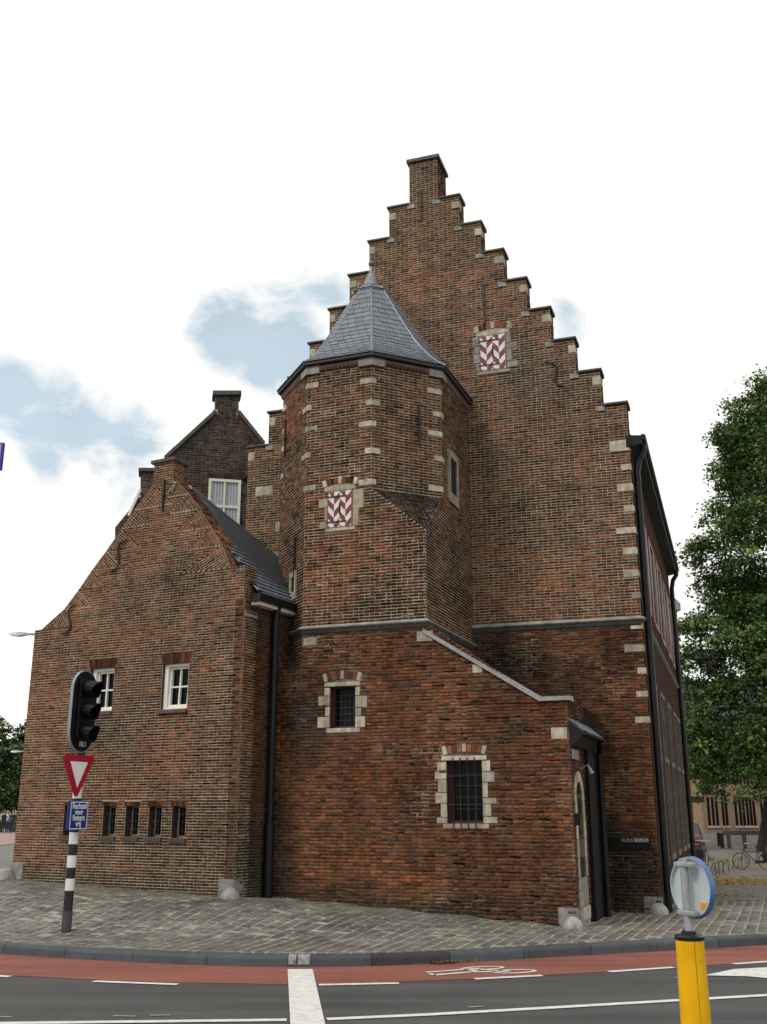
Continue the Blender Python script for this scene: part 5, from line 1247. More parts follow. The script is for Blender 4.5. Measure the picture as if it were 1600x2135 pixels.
put('pipe_foot', MB().tube([HS.p(.80, .3, .10), HS.p(.80, 1.55, .10)], .085, 10), M_PIPE, HOUSE, smooth=True)

# ================================================================== dark house behind
ro = at_dist(440, 1000, 26.0); RH = Wall((ro.x, ro.y, 0), hdir(78))
RHT = thing('rear_house', 'dark brown brick house with pointed gable, chimney and white sash window', 'house', (ro.x, ro.y, .4))
rpx = [(240, 1700), (240, 1100), (293, 1035), (293, 983), (320, 983), (345, 956), (449, 862), (449, 822), (498, 822), (498, 862), (548, 925), (640, 1020), (640, 1700)]
rpol = [RH.uv(*p) for p in rpx]; rpol[0] = (rpol[0][0], 0); rpol[-1] = (rpol[-1][0], 0)
rw = put('gable_wall', MB().wprism(RH, rpol, -.4, 0), mat('mortar_rear', (0.17, .155, .135), .95, var=.3), RHT)
wr = px_rect(RH, 433, 1000, 501, 1106)
b = lay([p if p[1] > .1 else (p[0], 4.2) for p in rpol], [rect(*wr)], .062, .215, .107, .011)
A, c, P = brickwork(RH, b, PAL_REAR, (), worn=.1); finish_bricks(RHT, [(RH, A, c, P, rw, False)], 0)
win = put('sash_window', MB().wbox(RH, wr[0], wr[1], wr[2], wr[3], -.05, .002), M_GLASS2, rw)
f = MB(); t = .075
f.wbox(RH, wr[0], wr[0] + t, wr[2], wr[3], 0, .05).wbox(RH, wr[1] - t, wr[1], wr[2], wr[3], 0, .05).wbox(RH, wr[0] + t, wr[1] - t, wr[3] - t, wr[3], 0, .05).wbox(RH, wr[0] + t, wr[1] - t, wr[2], wr[2] + t, 0, .05)
um = (wr[0] + wr[1]) / 2; vm_ = wr[2] + (wr[3] - wr[2]) * .46
f.wbox(RH, um - .025, um + .025, wr[2] + t, wr[3] - t, 0, .04).wbox(RH, wr[0] + t, wr[1] - t, vm_ - .035, vm_ + .035, 0, .045)
put('frame', f, M_CREAM, win)
k = wr[0] + t + .02
while k < wr[1] - t - .03:
    if abs(k - um) > .05: put('blind_slat', MB().wbox(RH, k, k + .035, wr[2] + t, wr[3] - t, .003, .012), mat('blind', (.42, .46, .5), .7, var=.1), win)
    k += .075
soldiers(RH, wr[0] - .05, wr[1] + .05, wr[3] + .005, wr[3] + .17, rw, 13, 0, PAL_REAR, .012)
def rcop(p, q, th=.09): a, b_ = RH.uv(*p), RH.uv(*q); put('coping', MB().bar(RH.p(*a, -.17), RH.p(*b_, -.17), .55, th, up=(0, 0, 1)), M_COPING, RHT)
rcop((345, 955), (450, 859)); rcop((497, 859), (550, 925)); rcop((289, 981), (322, 981)); rcop((444, 821), (503, 821), .12)
for q in ((449, 858), (498, 862)): k = px_rect(RH, q[0] - 5, q[1] - 4, q[0] + 5, q[1] + 5); stone('springer_stone', RH, k, rw)
for q in ((473, 858, 882), (427, 902, 928), (519, 908, 934)): anchor(RH, q[0], q[1], q[2], rw)
put('barge_board', MB().bar(RH.p(*RH.uv(293, 1024), .05), RH.p(*RH.uv(268, 1078), .05), .06, .22, up=RH.n), M_WHITE, RHT)
put('roof', MB().add([RH.p(*RH.uv(449, 862), -.3), RH.p(*RH.uv(300, 990), -.3), RH.p(*RH.uv(300, 990), -8), RH.p(*RH.uv(449, 862), -8), RH.p(*RH.uv(498, 862), -.3), RH.p(*RH.uv(640, 1020), -.3), RH.p(*RH.uv(640, 1020), -8), RH.p(*RH.uv(498, 862), -8)], [(0, 1, 2, 3), (4, 5, 6, 7)]), M_SLATE_D, RHT)

# ================================================================== small things near the building
M_GUARD = mat('guard_stone', (0.38, 0.37, 0.35), .8, var=.4, scale=10, bump=.8, bscale=18, streak=.3)
def guard_stone(p, w, u, rad, label, hi=1.0):
    g = thing('guard_stone', label, 'stone', (p.x, p.y, p.z), 'rounded guard stones at the wall corners')
    prof_ = [(rad, -.06), (rad, .02), (rad * .93, rad * .38), (rad * .78, rad * .68), (rad * .5, rad * .93), (rad * .2, rad * 1.04), (.002, rad * 1.06)]
    me = MB().lathe((p.x, p.y, p.z), prof_, 20)
    put('dome', me, M_GUARD, g, smooth=True)
    put('corner_block', MB().wbox(w, u - .30, u + .012, p.z - .08, p.z + .27 * hi, -.25, .018), mat('corner_block_stone', (.24, .23, .21), .85, var=.4, scale=7, bump=.5, bscale=25, streak=.3), g, bevel=.01)
    return g
def base_pt(w, u, d): q = w.p(u, 0, d); return V3((q.x, q.y, zg(q.x, q.y)))
guard_stone(base_pt(HF, uA2 - .03, .12), HF, uA2 + .27, .17, 'pale rounded guard stone at the far corner of the low brick house')
guard_stone(base_pt(HF, .0, .10), HF, -.0, .15, 'pale rounded guard stone at the corner beside the black downpipe recess')
guard_stone(base_pt(AF, -.06, .12), AF, -.0, .15, 'pale rounded guard stone beside the pointed stone doorway')
guard_stone(base_pt(GA, uR(7) - .05, .14), GA, uR(7) - .0, .17, 'pale rounded guard stone below the tall downpipe of the gable corner')

# ---- traffic light
pb_ = at_z(137, 1946, .17); pz = zg(pb_.x, pb_.y); pb_ = at_z(137.5, 1946, pz)
TL_ = thing('traffic_light', 'black traffic light on striped pole with give way sign and blue plate', 'traffic light', pb_)
def zpole(y):
    r = ray(160, y); return EYE + r.z * (pb_.y / r.y)
segs = [(1948, 1900, 'grey'), (1900, 1857, 'black'), (1857, 1832, 'white'), (1832, 1809, 'black'), (1809, 1783.5, 'white'), (1783.5, 1760, 'black'), (1760, 1735.5, 'white'), (1735.5, 1665, 'black'), (1665, 1641, 'white'), (1641, 1400, 'black')]
PM = {'grey': mat('pole_sleeve', (0.045, .047, .05), .6, var=.3), 'black': mat('pole_black', (0.012, .012, .016), .45), 'white': mat('pole_white', (0.66, .66, .64), .45, var=.08)}
for y0, y1, c_ in segs:
    r_ = .068 if c_ == 'grey' else .063
    put('pole_band', MB().lathe((pb_.x, pb_.y, 0), [(r_, zpole(y0) if y0 != 1948 else pz - .05), (r_, zpole(y1))], 20), PM[c_], TL_, smooth=True)
SG = Wall((pb_.x, pb_.y, 0), hdir(20))                  # frame of the signs on the pole
assert SG.n.y < 0
M_RIM = mat('shield_rim', (.24, .28, .32), .5, var=.2)
HO = -.12
def capsule(hw, z0, z1, n=12):
    P = [(HO + hw * math.cos(math.pi + math.pi * i / n), z0 + hw * 1.0 + hw * math.sin(math.pi + math.pi * i / n)) for i in range(n + 1)]
    return P + [(HO + hw * math.cos(math.pi * i / n), z1 - hw + hw * math.sin(math.pi * i / n)) for i in range(n + 1)]
hz0, hz1 = zpole(1571), zpole(1401); hw_ = .29
head = put('signal_head', MB().wprism(SG, capsule(hw_ - .014, hz0 + .014, hz1 - .014), .05, .092), M_BLACK, TL_)
put('shield_rim', MB().wprism(SG, capsule(hw_, hz0, hz1), .045, .085), M_RIM, head)
put('lamp_housing', MB().wbox(SG, HO - .17, HO + .17, hz0 + .20, hz1 - .14, .09, .125), M_BLACK, head, bevel=.03)
LIT = {0: ('red_lens', (.05, .006, .006), None), 1: ('amber_lens', (.05, .03, .006), None), 2: ('green_lens', (.004, .05, .035), (.06, .8, .55, .16))}
for k in range(3):
    zc_ = hz1 - .26 - k * .31; cpt = SG.p(HO, zc_, .122)
    nm, cc, em = LIT[k]; put('lens', MB().lathe(cpt, [(.10, 0), (.09, .012), (.05, .022), (.001, .026)], 20, axis=SG.n), mat(nm, cc, .25, emit=em), head, smooth=True)
    hood = MB(); vs = []
    for j in range(15):
        a = R(-75) + R(330) * j / 14; ca_, sa_ = math.cos(a), math.sin(a); dep = .15 + .08 * max(0, sa_)
        vs += [SG.p(HO + .118 * ca_, zc_ + .118 * sa_, .12), SG.p(HO + .118 * ca_, zc_ + .118 * sa_ - .03, .12 + dep), SG.p(HO + .110 * ca_, zc_ + .110 * sa_ - .03, .12 + dep), SG.p(HO + .110 * ca_, zc_ + .110 * sa_, .12)]
    hood.add(vs, [(4 * j + i, 4 * j + (i + 1) % 4, 4 * (j + 1) + (i + 1) % 4, 4 * (j + 1) + i) for j in range(14) for i in range(4)] + [(0, 1, 2, 3), (56, 57, 58, 59)])
    put('hood', hood, M_BLACK, head)
put('lettering', place_text(TXT['10.1'], SG, HO + .02, hz0 + .12, .094), M_WHITE, head)
# give way sign
tz1, tz0 = zpole(1576), zpole(1665.5); hw3 = .37; tm = -.16
def tri_round(hw, top, bot, r=.04):
    C_ = [(-hw + r * 1.5, top - r), (hw - r * 1.5, top - r), (0, bot + r * 1.6)]; P = []
    for (cx_, cy_), a0 in zip(C_, (240, 120, 0)):
        pass
    for (cx_, cy_), (s0, s1) in zip((C_[2], C_[1], C_[0]), ((210, 330), (-30, 90), (90, 210))):
        P += [(cx_ + r * math.cos(R(s0 + (s1 - s0) * i / 5)), cy_ + r * math.sin(R(s0 + (s1 - s0) * i / 5))) for i in range(6)]
    return [(a + tm, b_) for a, b_ in P]
gw = put('give_way_sign', MB().wprism(SG, tri_round(hw3, tz1, tz0), .085, .105), mat('sign_red', (.33, .006, .02), .4, var=.08), TL_)
th = tz1 - tz0
put('white_field', MB().wprism(SG, [(tm, tz0 + th * .245), (tm + hw3 * .55, tz1 - th * .155), (tm - hw3 * .55, tz1 - th * .155)], .105, .108), mat('sign_white', (.72, .73, .74), .4, var=.05), gw)
# blue plate
M_BLUE = mat('sign_blue', (.012, .035, .165), .45, var=.08, spec=.2)
bz1, bz0 = zpole(1669.5), zpole(1731.5); bw = .215
bp_ = put('blue_plate', MB().wbox(SG, -bw - .15, bw - .15, bz0, bz1, .115, .165), M_BLUE, TL_, bevel=.015)
fb = MB(); e = .012; u0_, u1_ = -bw - .13, bw - .17
fb.wbox(SG, u0_, u1_, bz1 - .03, bz1 - .018, .1645, .168).wbox(SG, u0_, u1_, bz0 + .018, bz0 + .03, .1645, .168).wbox(SG, u0_, u0_ + e, bz0 + .03, bz1 - .03, .1645, .168).wbox(SG, u1_ - e, u1_, bz0 + .03, bz1 - .03, .1645, .168)
put('plate_border', fb, mat('sign_white', (.72, .73, .74), .4), bp_)
for k, wd in enumerate(('Rechtsaf', 'voor', 'fietsers', 'vrij')):
    put('lettering', place_text(TXT[wd], SG, -.15, bz1 - .078 - k * (bz1 - bz0 - .168) / 3, .167, .84), mat('sign_white', (.72, .73, .74), .4), bp_)
put('clamp', MB().lathe((pb_.x, pb_.y, 0), [(.075, bz0 + .02), (.075, bz0 + .07)], 16).lathe((pb_.x, pb_.y, 0), [(.075, tz1 - .1), (.075, tz1 - .05)], 16), M_BLACK, TL_)

# ---- yellow bollard with the back of a round sign
yq = at_dist(1438, 1955, 6.4)
YB = thing('sign_bollard', 'bright yellow bollard with a round blue sign seen from behind', 'bollard', (yq.x, yq.y, 0))
M_YEL = mat('bollard_yellow', (.84, .45, .002), .45, var=.12, scale=7, spec=.2, streak=.16)
zt = yq.z; put('post', MB().lathe((yq.x, yq.y, 0), [(.088, 0), (.086, zt * .4), (.080, zt - .01)], 28), M_YEL, YB, smooth=True)
cn = (V3((0, 0, 0)) - V3((yq.x, yq.y, 0))).normalized(); cr = V3((-cn.y, cn.x, 0))
put('seam', MB().bar(V3((yq.x, yq.y, 0.01)) + (cn * .95 + cr * .31).normalized() * .0865, V3((yq.x, yq.y, zt - .012)) + (cn * .95 + cr * .31).normalized() * .0795, .004, .004, up=cn), mat('seam_dark', (.30, .17, .01), .5), YB)
put('cap', MB().lathe((yq.x, yq.y, zt - .012), [(.083, 0), (.086, .006), (.086, .020), (.075, .028), (.042, .030), (.042, .046), (.032, .050)], 24), mat('cap_black', (.015, .015, .02), .35), YB, smooth=True)
zs1 = at_dist(1440, 1786, 6.4).z; zs0 = at_dist(1440, 1917, 6.4).z; rs = (zs1 - zs0) / 2 * 1.0; zsm = (zs1 + zs0) / 2
M_GALV = mat('galvanised', (.36, .38, .39), .42, metal=.5, var=.2, scale=12)
put('pole', MB().tube([(yq.x, yq.y, zt - .01), (yq.x, yq.y, zs1 - .01)], .024, 14), M_GALV, YB, smooth=True)
bkn = hdir(244); scn = V3((yq.x, yq.y, zsm)) - bkn * .055
sgn_ = put('round_sign', MB().lathe(scn, [(.001, 0), (rs * .93, 0), (rs * .935, .022), (rs * .955, .022), (rs * .955, -.004), (rs * .90, -.012), (.001, -.014)], 44, axis=bkn), mat('sign_back', (.50, .56, .58), .4, metal=.15, var=.08, scale=5), YB, smooth=True)
put('rim', MB().lathe(scn, [(rs * .958, .021), (rs * .985, .020), (rs, .004), (rs, -.012), (rs * .97, -.02), (rs * .93, -.022), (rs * .93, -.016), (rs * .958, -.004)], 44, axis=bkn, caps=False), mat('rim_blue', (.07, .16, .33), .45, var=.15), sgn_, smooth=True)
put('sign_face', MB().lathe(scn - bkn * .016, [(.001, -.006), (rs * .93, -.006), (rs * .93, .0)], 40, axis=bkn), M_BLUE, sgn_)
for z_ in (zs1 - .045, zs0 + .035):
    put('clamp', MB().bar(V3((yq.x, yq.y, z_)) - bkn.cross(V3((0, 0, 1))) * .075, V3((yq.x, yq.y, z_)) + bkn.cross(V3((0, 0, 1))) * .06, .055, .026), M_GALV, YB, bevel=.005)
sq_ = V3((yq.x, yq.y, zs0 + .075)) - bkn * .030 + bkn.cross(V3((0, 0, 1))) * .0
rd = V3((-bkn.y, bkn.x, 0)); rd = rd if rd.x > 0 else -rd
put('orange_sticker', MB().bar(V3((yq.x, yq.y, zs0 + .075)) - bkn * .053 + rd * .055, V3((yq.x, yq.y, zs0 + .075)) - bkn * .053 + rd * .13, .004, .036, up=(0, 0, 1)), mat('sticker_orange', (.62, .26, .02), .5), sgn_)

# ---- a blue-edged sign that just enters the frame on the left, on its own mast
q = at_dist(3, 952, 11.0)
BS = thing('hanging_sign', 'blue edged street sign on a mast at the left', 'sign', (q.x - .8, q.y, .1))
qn = Wall((q.x, q.y, q.z), hdir(96))
put('panel', MB().wbox(qn, -.62, .02, -.165, .165, -.02, .02), mat('sign_violet_blue', (.02, .02, .30), .4), BS, bevel=.004); put('panel_face', MB().wbox(qn, -.6, -.004, -.145, .145, .02, .024), mat('sign_pale', (.34, .36, .40), .5), BS)
put('mast', MB().tube([(q.x - .8, q.y, 0), (q.x - .8, q.y, q.z + .5)], .06, 10), M_GALV, BS, smooth=True); put('arm', MB().tube([(q.x - .8, q.y, q.z), (q.x - .6, q.y, q.z)], .03, 8), M_GALV, BS)
# ---- street lamps behind the low house
def street_lamp(px, py, d, label, s=1.0, mast_dx=1.6):
    q = at_dist(px, py, d); b0 = (q.x + mast_dx, q.y + .3); z0_ = zg(*b0)
    L_ = thing('street_lamp', label, 'street lamp', (b0[0], b0[1], z0_))
    put('mast', MB().tube([(b0[0], b0[1], z0_ - .1), (b0[0], b0[1], q.z - .3)], [.08, .05], 10), M_GALV, L_, smooth=True)
    put('arm', MB().tube([(b0[0], b0[1], q.z - .3), (b0[0] - .15, b0[1], q.z - .02), (q.x + .35 * s, q.y, q.z)], .03, 8), M_GALV, L_, smooth=True)
    h = MB(); n_ = 8
    for i, (x_, w_, zt_, zb_) in enumerate(((-.35, .06, .0, -.03), (-.25, .12, .04, -.06), (0, .15, .07, -.08), (.25, .10, .05, -.04), (.4, .04, .025, -.02))):
        h.v += [(q.x + x_ * s, q.y + w_ * s, q.z + zb_ * s), (q.x + x_ * s, q.y - w_ * s, q.z + zb_ * s), (q.x + x_ * s, q.y - w_ * s * .6, q.z + zt_ * s), (q.x + x_ * s, q.y + w_ * s * .6, q.z + zt_ * s)]
    h.f += [(4 * i + j, 4 * i + (j + 1) % 4, 4 * i + 4 + (j + 1) % 4, 4 * i + 4 + j) for i in range(4) for j in range(4)] + [(0, 1, 2, 3), (16, 17, 18, 19)]
    put('lantern', h, mat('lantern_grey', (.42, .43, .46), .4, var=.1), L_, smooth=True)
street_lamp(40, 1322, 26, 'grey street lamp head reaching out behind the shoulder of the low house', .72)
street_lamp(33, 1567, 55, 'small pale street lamp head in front of the far green trees', .8, 2.5)

# ================================================================== vegetation
M_BARK = mat('bark', (.028, .024, .020), .95, var=.4, scale=5, bump=.6, bscale=12)
def leaf_mat(name, c):
    m = bpy.data.materials.new(name); nt, b_ = nodes_of(m); N = nt.nodes.new; L = nt.links.new
    at_ = N('ShaderNodeAttribute'); at_.attribute_name = 'bcol'; L(at_.outputs['Color'], b_.inputs['Base Color']); b_.inputs['Roughness'].default_value = .5
    b_.inputs['Specular IOR Level'].default_value = .35
    tr = N('ShaderNodeBsdfTranslucent'); L(at_.outputs['Color'], tr.inputs['Color']); mx_ = N('ShaderNodeMixShader'); mx_.inputs[0].default_value = .22
    o_ = nt.nodes['Material Output']; L(b_.outputs[0], mx_.inputs[1]); L(tr.outputs[0], mx_.inputs[2]); L(mx_.outputs[0], o_.inputs['Surface']); return m
M_LEAF = leaf_mat('leaves', None)
def leaves(name, pts, nrm, size, cols, parent):
    n = len(pts); a = rng.normal(size=(n, 3)); a -= (a * nrm).sum(1, keepdims=True) * nrm; a /= np.linalg.norm(a, axis=1, keepdims=True); b_ = np.cross(nrm, a)
    s = size * rng.uniform(.6, 1.25, (n, 1)); Vq = np.zeros((n, 5, 3))
    Vq[:, 0] = pts - a * s * .5; Vq[:, 1] = pts + b_ * s * .38 - a * s * .08 + nrm * s * .08; Vq[:, 2] = pts + a * s * .62 - nrm * s * .1; Vq[:, 3] = pts - b_ * s * .38 - a * s * .08 + nrm * s * .08; Vq[:, 4] = pts
    F = np.array([(0, 1, 4), (1, 2, 4), (2, 3, 4), (3, 0, 4)]); F = (F[None] + (np.arange(n) * 5)[:, None, None]).reshape(-1, 3)
    me = bpy.data.meshes.new(name); me.vertices.add(n * 5); me.vertices.foreach_set('co', Vq.reshape(-1)); me.loops.add(F.size); me.loops.foreach_set('vertex_index', F.reshape(-1).astype(np.int32))
    me.polygons.add(len(F)); me.polygons.foreach_set('loop_start', (np.arange(len(F)) * 3).astype(np.int32)); me.polygons.foreach_set('loop_total', np.full(len(F), 3, np.int32))
    at_ = me.attributes.new('bcol', 'FLOAT_COLOR', 'POINT'); c4 = np.ones((n, 5, 4)); c4[:, :, :3] = cols[:, None]; at_.data.foreach_set('color', c4.reshape(-1).astype(np.float32)); me.update(calc_edges=True)
    return put(name, me, M_LEAF, parent)
def tree(base, h, crown_z0, rad, label, group, nclump=420, per=70, leaf=.14, lobes=None, seed=1, pal=((.045, .085, .022), (.065, .115, .028), (.10, .15, .04)), trunk_r=.3, skew=(0, 0)):
    rs_ = np.random.default_rng(seed); base = V3(base)
    T = thing('lime_tree', label, 'tree', base, group)
    tips = []
    def limb(p, d, ln, r0, depth_):
        pts = [p]; q = V3(p); dd = V3(d)
        for i in range(5):
            dd = (dd + V3(rs_.normal(0, .10, 3)) + V3((0, 0, .05))).normalized(); q = q + dd * ln / 5; pts.append(V3(q))
        mbt.tube(pts, [r0 * (1 - .13 * i) for i in range(6)], 7 if depth_ < 2 else 5)
        if depth_ >= 3: tips.append(q); return
        for k in range(4 if depth_ else 7):
            i = int(rs_.integers(2, 6)); a = rs_.uniform(0, 2 * math.pi); el = rs_.uniform(.0, .9)
            nd = (dd * .6 + V3((math.cos(a) * math.cos(el), math.sin(a) * math.cos(el), math.sin(el) * .8))).normalized()
            limb(pts[i], nd, ln * rs_.uniform(.32, .5), r0 * .45, depth_ + 1)
    mbt = MB(); limb(base - V3((0, 0, .3)), V3((0, 0, 1)), h * .5, trunk_r, 0)
    put('trunk', mbt, M_BARK, T, smooth=True)
    lob = lobes or []
    if not lob:
        for k in range(16):
            f = rs_.uniform(0, 1); a = rs_.uniform(0, 2 * math.pi); env = rad * math.sin(math.pi * (.12 + .80 * f)) ** .7
            rr = env * math.sqrt(rs_.uniform(.05, 1)) * .75; lob.append((math.cos(a) * rr, math.sin(a) * rr, crown_z0 + (h - crown_z0) * f, rad * rs_.uniform(.30, .5)))
    P = []; Nn = []; C_ = []
    lobw = np.array([l[3] ** 2 for l in lob]); lobw /= lobw.sum()
    for k in range(nclump):
        l = lob[rs_.choice(len(lob), p=lobw)]; v = rs_.normal(size=3); v /= np.linalg.norm(v); v[2] = abs(v[2]) if rs_.uniform() < .45 else v[2]
        rr = l[3] * rs_.uniform(.55, 1.12); c0 = np.array([base.x + l[0], base.y + l[1], base.z + l[2]]) + v * rr * np.array([1, 1, .9])
        m_ = int(per * rs_.uniform(.5, 1.4)); sg = rs_.uniform(.18, .42)
        off = rs_.normal(size=(m_, 3)) * sg * np.array([1, 1, .62]); off[:, 2] -= .25 * np.hypot(off[:, 0], off[:, 1])
        P.append(c0 + off); nn_ = rs_.normal(size=(m_, 3)) * .55 + np.array([0, 0, .8]) + v * .5; Nn.append(nn_ / np.linalg.norm(nn_, axis=1, keepdims=True))
        cc = np.array(pal[rs_.choice(len(pal), p=(.5, .35, .15) if len(pal) == 3 else None)]) * rs_.uniform(.55, 1.4); C_.append(cc * rs_.uniform(.75, 1.25, (m_, 1)))
    global rng
    leaves('crown', np.concatenate(P), np.concatenate(Nn), leaf, np.concatenate(C_), T)
    return T
tb = on_ground(1584, 1776, -.2)
def lobes_px(lst, base, d):
    out = []
    for x, y, r in lst:
        q = at_dist(x, y, d); k = d / F_PX * 1.0
        out.append((q.x - base.x, random.uniform(-.5, .5) * r * k * 2.0, q.z - base.z, r * k))
    return out
LB1 = [(1552, 850, 28), (1535, 905, 34), (1595, 815, 36), (1530, 1000, 40), (1545, 960, 40), (1450, 1600, 26), (1500, 1625, 40), (1560, 1620, 55), (1445, 1370, 28), (1440, 1440, 24), (1452, 1540, 28), (1600, 890, 70), (1572, 905, 50), (1640, 860, 90), (1560, 985, 55), (1545, 930, 35), (1620, 1000, 100), (1530, 1065, 45), (1600, 1130, 110), (1500, 1150, 48), (1462, 1152, 30), (1540, 1215, 62), (1620, 1280, 120), (1498, 1305, 48), (1458, 1312, 30), (1540, 1370, 80), (1475, 1395, 42), (1505, 1480, 60), (1600, 1450, 110), (1468, 1490, 32), (1520, 1560, 60), (1600, 1560, 80), (1480, 1575, 34), (1700, 1000, 130), (1720, 1250, 160), (1700, 1450, 140)]
tree(tb, 18, 3.5, 5, 'large leafy lime tree with dense dark green crown beside the tall gabled building', 'trees along the side street', nclump=2700, per=62, leaf=.19, lobes=lobes_px([(x_ - 12, y_, r_) for x_, y_, r_ in LB1], tb, tb.y), seed=3, trunk_r=.27, pal=((.05, .10, .023), (.08, .145, .033), (.17, .24, .06)))
tb2 = on_ground(1507, 1738, -.3)
tree(tb2, 12, 4.2, 4.2, 'smaller lime tree with slim dark trunk in front of the pink brick row', 'trees along the side street', nclump=420, per=55, leaf=.22, seed=5, trunk_r=.2)
tb3 = on_ground(1690, 1745, -.3)
tree(tb3, 16, 4.5, 6, 'tall lime tree standing further down the side street behind the parked van', 'trees along the side street', nclump=420, per=55, leaf=.22, seed=6, trunk_r=.25)
# trees beyond the square on the left
for k, (px_, dd, hh, rr, lb, pal_) in enumerate(((-15, 100, 8.8, 5.0, 'light green tree behind the people in the square', ((.06, .10, .03), (.09, .14, .05), (.12, .17, .07))), (42, 104, 8.6, 4.2, 'dark green rounded tree at the edge of the low brick house', ((.03, .055, .02), (.045, .075, .024), (.05, .09, .03))), (90, 112, 9.5, 5.5, 'dark broad tree hidden mostly by the low brick house', ((.03, .055, .02), (.045, .075, .024), (.05, .09, .03))))):
    q = at_dist(px_, 1720, dd); bz = zg(q.x, q.y)
    tree((q.x, q.y, bz), hh, 1.2, rr, lb, 'trees beyond the square', nclump=420, per=50, leaf=.34, seed=20 + k, pal=pal_, trunk_r=.22)

# ================================================================== people in the square
SKIN = mat('skin', (.42, .26, .19), .6)
def person(px_, d, k, top, bottom, hair, label, turn):
    q = at_dist(px_, 1715, d); z_ = zg(q.x, q.y)
    T = thing('person', label, 'person', (q.x, q.y, z_), 'people standing in the square')
    Mx = Matrix.Translation((q.x, q.y, z_)) @ Matrix.Rotation(turn, 4, 'Z')
    def col(c): return mat('cloth_%d_%d_%d' % tuple(int(v * 1000) for v in c), c, .85, var=.15)
    me = BODIES[k % 5].copy(); me.materials.clear()
    for m_ in (col(top), col(bottom), SKIN): me.materials.append(m_)
    for p in me.polygons:
        c_ = p.center; p.material_index = 2 if (c_.z > 1.46 or (abs(c_.x) > .2 and c_.z < .95)) else (1 if c_.z < .98 else 0)
    me.transform(Mx); put('body', me, None, T, smooth=False)
    hm = MB().lathe((0, 0, 0), [(.088, 1.64), (.10, 1.68), (.097, 1.74), (.06, 1.79), (.001, 1.80)], 10); hme = hm.mesh('hair'); hme.transform(Matrix.Translation((0, -.01, 0))); hme.transform(Mx); put('hair', hme, col(hair), T, smooth=True)
PPL = [(2, 88, (.30, .42, .16), (.03, .03, .05), 'person in light green top standing left of the group'), (7.5, 87, (.02, .02, .03), (.025, .03, .06), 'person in dark jacket and navy trousers in the square'),
       (14, 88, (.55, .57, .6), (.03, .035, .07), 'person in white top in the square'), (19.5, 90, (.05, .16, .36), (.02, .025, .05), 'person in bright blue jacket in the square'),
       (26, 87, (.02, .018, .018), (.02, .02, .025), 'person dressed all in black walking in the square'), (31, 91, (.10, .08, .07), (.05, .05, .06), 'person in brown coat in the square'), (38, 88, (.16, .22, .32), (.04, .04, .05), 'person in grey blue jacket by the house corner')]
for k, (x_, d_, tp, bt_, lb) in enumerate(PPL): person(x_, d_, k, tp, bt_, ((.02, .015, .01), (.2, .12, .05), (.3, .28, .25))[k % 3], lb, R(40 * k + 20))
# pink road across the square
q0, q1 = on_ground(-40, 1737), on_ground(48, 1735); q2, q3 = on_ground(40, 1758), on_ground(-60, 1776)
def drape(name, quad, n_, m_, kind, dz):
    P = [V3(q) for q in quad]; vs = []
    for i in range(n_ + 1):
        for j in range(n_ + 1):
            a = P[0].lerp(P[1], j / n_); b_ = P[3].lerp(P[2], j / n_); c_ = a.lerp(b_, i / n_); vs.append((c_.x, c_.y, zg(c_.x, c_.y) + dz))
    fs = [(i * (n_ + 1) + j, i * (n_ + 1) + j + 1, (i + 1) * (n_ + 1) + j + 1, (i + 1) * (n_ + 1) + j) for i in range(n_) for j in range(n_)]
    me = bpy.data.meshes.new(name); me.from_pydata(vs, [], fs); me.update(); return put(name, me, m_, kind=kind)
drape('square_path', (q0, q1, q2, q3), 16, mat('pink_asphalt', (.30, .19, .17), .8, var=.1), 'structure', .012)

# ================================================================== right-hand side street
def face_building(name, label, x0, x1, d, ytop, phi, mname, c1, loc=None):
    p = at_dist(x0, 1700, d); w = Wall((p.x, p.y, 0), hdir(phi)); u1_ = w.uv(x1, 1700)[0]; zt_ = w.uv((x0 + x1) / 2, ytop)[1]
    T = thing(name, label, 'building', (p.x, p.y, -.3)); return T, w, u1_, zt_
T, w, uu, zt_ = face_building('yellow_brick_building', 'yellow brick building with dark bands and grey roof behind the lime tree', 1395, 1447, 60, 1275, 78, '', None)
M_YB = mat('yellow_brick', (.40, .26, .085), .9, var=.2, scale=3, bump=.3, bscale=20); M_DB = mat('dark_band', (.10, .07, .05), .9, var=.3)
wl = put('wall', MB().wbox(w, 0, uu, -1, zt_, -6, 0), M_YB, T)
for y in (1320, 1333, 1400, 1470, 1540): v = w.uv(1425, y)[1]; put('brick_band', MB().wbox(w, -.02, uu + .02, v - .09, v + .09, -6.02, .05), M_DB, wl)
put('cornice', MB().wbox(w, -.1, uu + .15, zt_, zt_ + .5, -6.1, .25), mat('pale_cornice', (.42, .40, .36), .8), T, bevel=.05)
put('roof', MB().hexa([w.p(-.1, zt_ + .5, .2), w.p(uu + .1, zt_ + .5, .2), w.p(uu + .1, zt_ + .5, -6), w.p(-.1, zt_ + .5, -6)], [w.p(.3, zt_ + 1.9, -.9), w.p(uu - .5, zt_ + 1.9, -.9), w.p(uu - .5, zt_ + 1.9, -5), w.p(.3, zt_ + 1.9, -5)]), mat('grey_roof', (.16, .18, .19), .5), T)
for u_ in (.55, 2.0):
    for v0, v1 in ((1.0, 4.6), (6.5, 9)):
        if u_ == 2.0: continue
        wn_ = put('window', MB().wbox(w, u_ - .28, u_ + .28, v0, v1, -.1, .012), M_GLASS, wl); put('frame', MB().wbox(w, u_ - .36, u_ - .28, v0, v1, -.1, .06).wbox(w, u_ + .28, u_ + .36, v0, v1, -.1, .06).wbox(w, u_ - .36, u_ + .36, v0 - .16, v0, -.1, .1), mat('pale_cornice', (.42, .40, .36), .8), wn_)
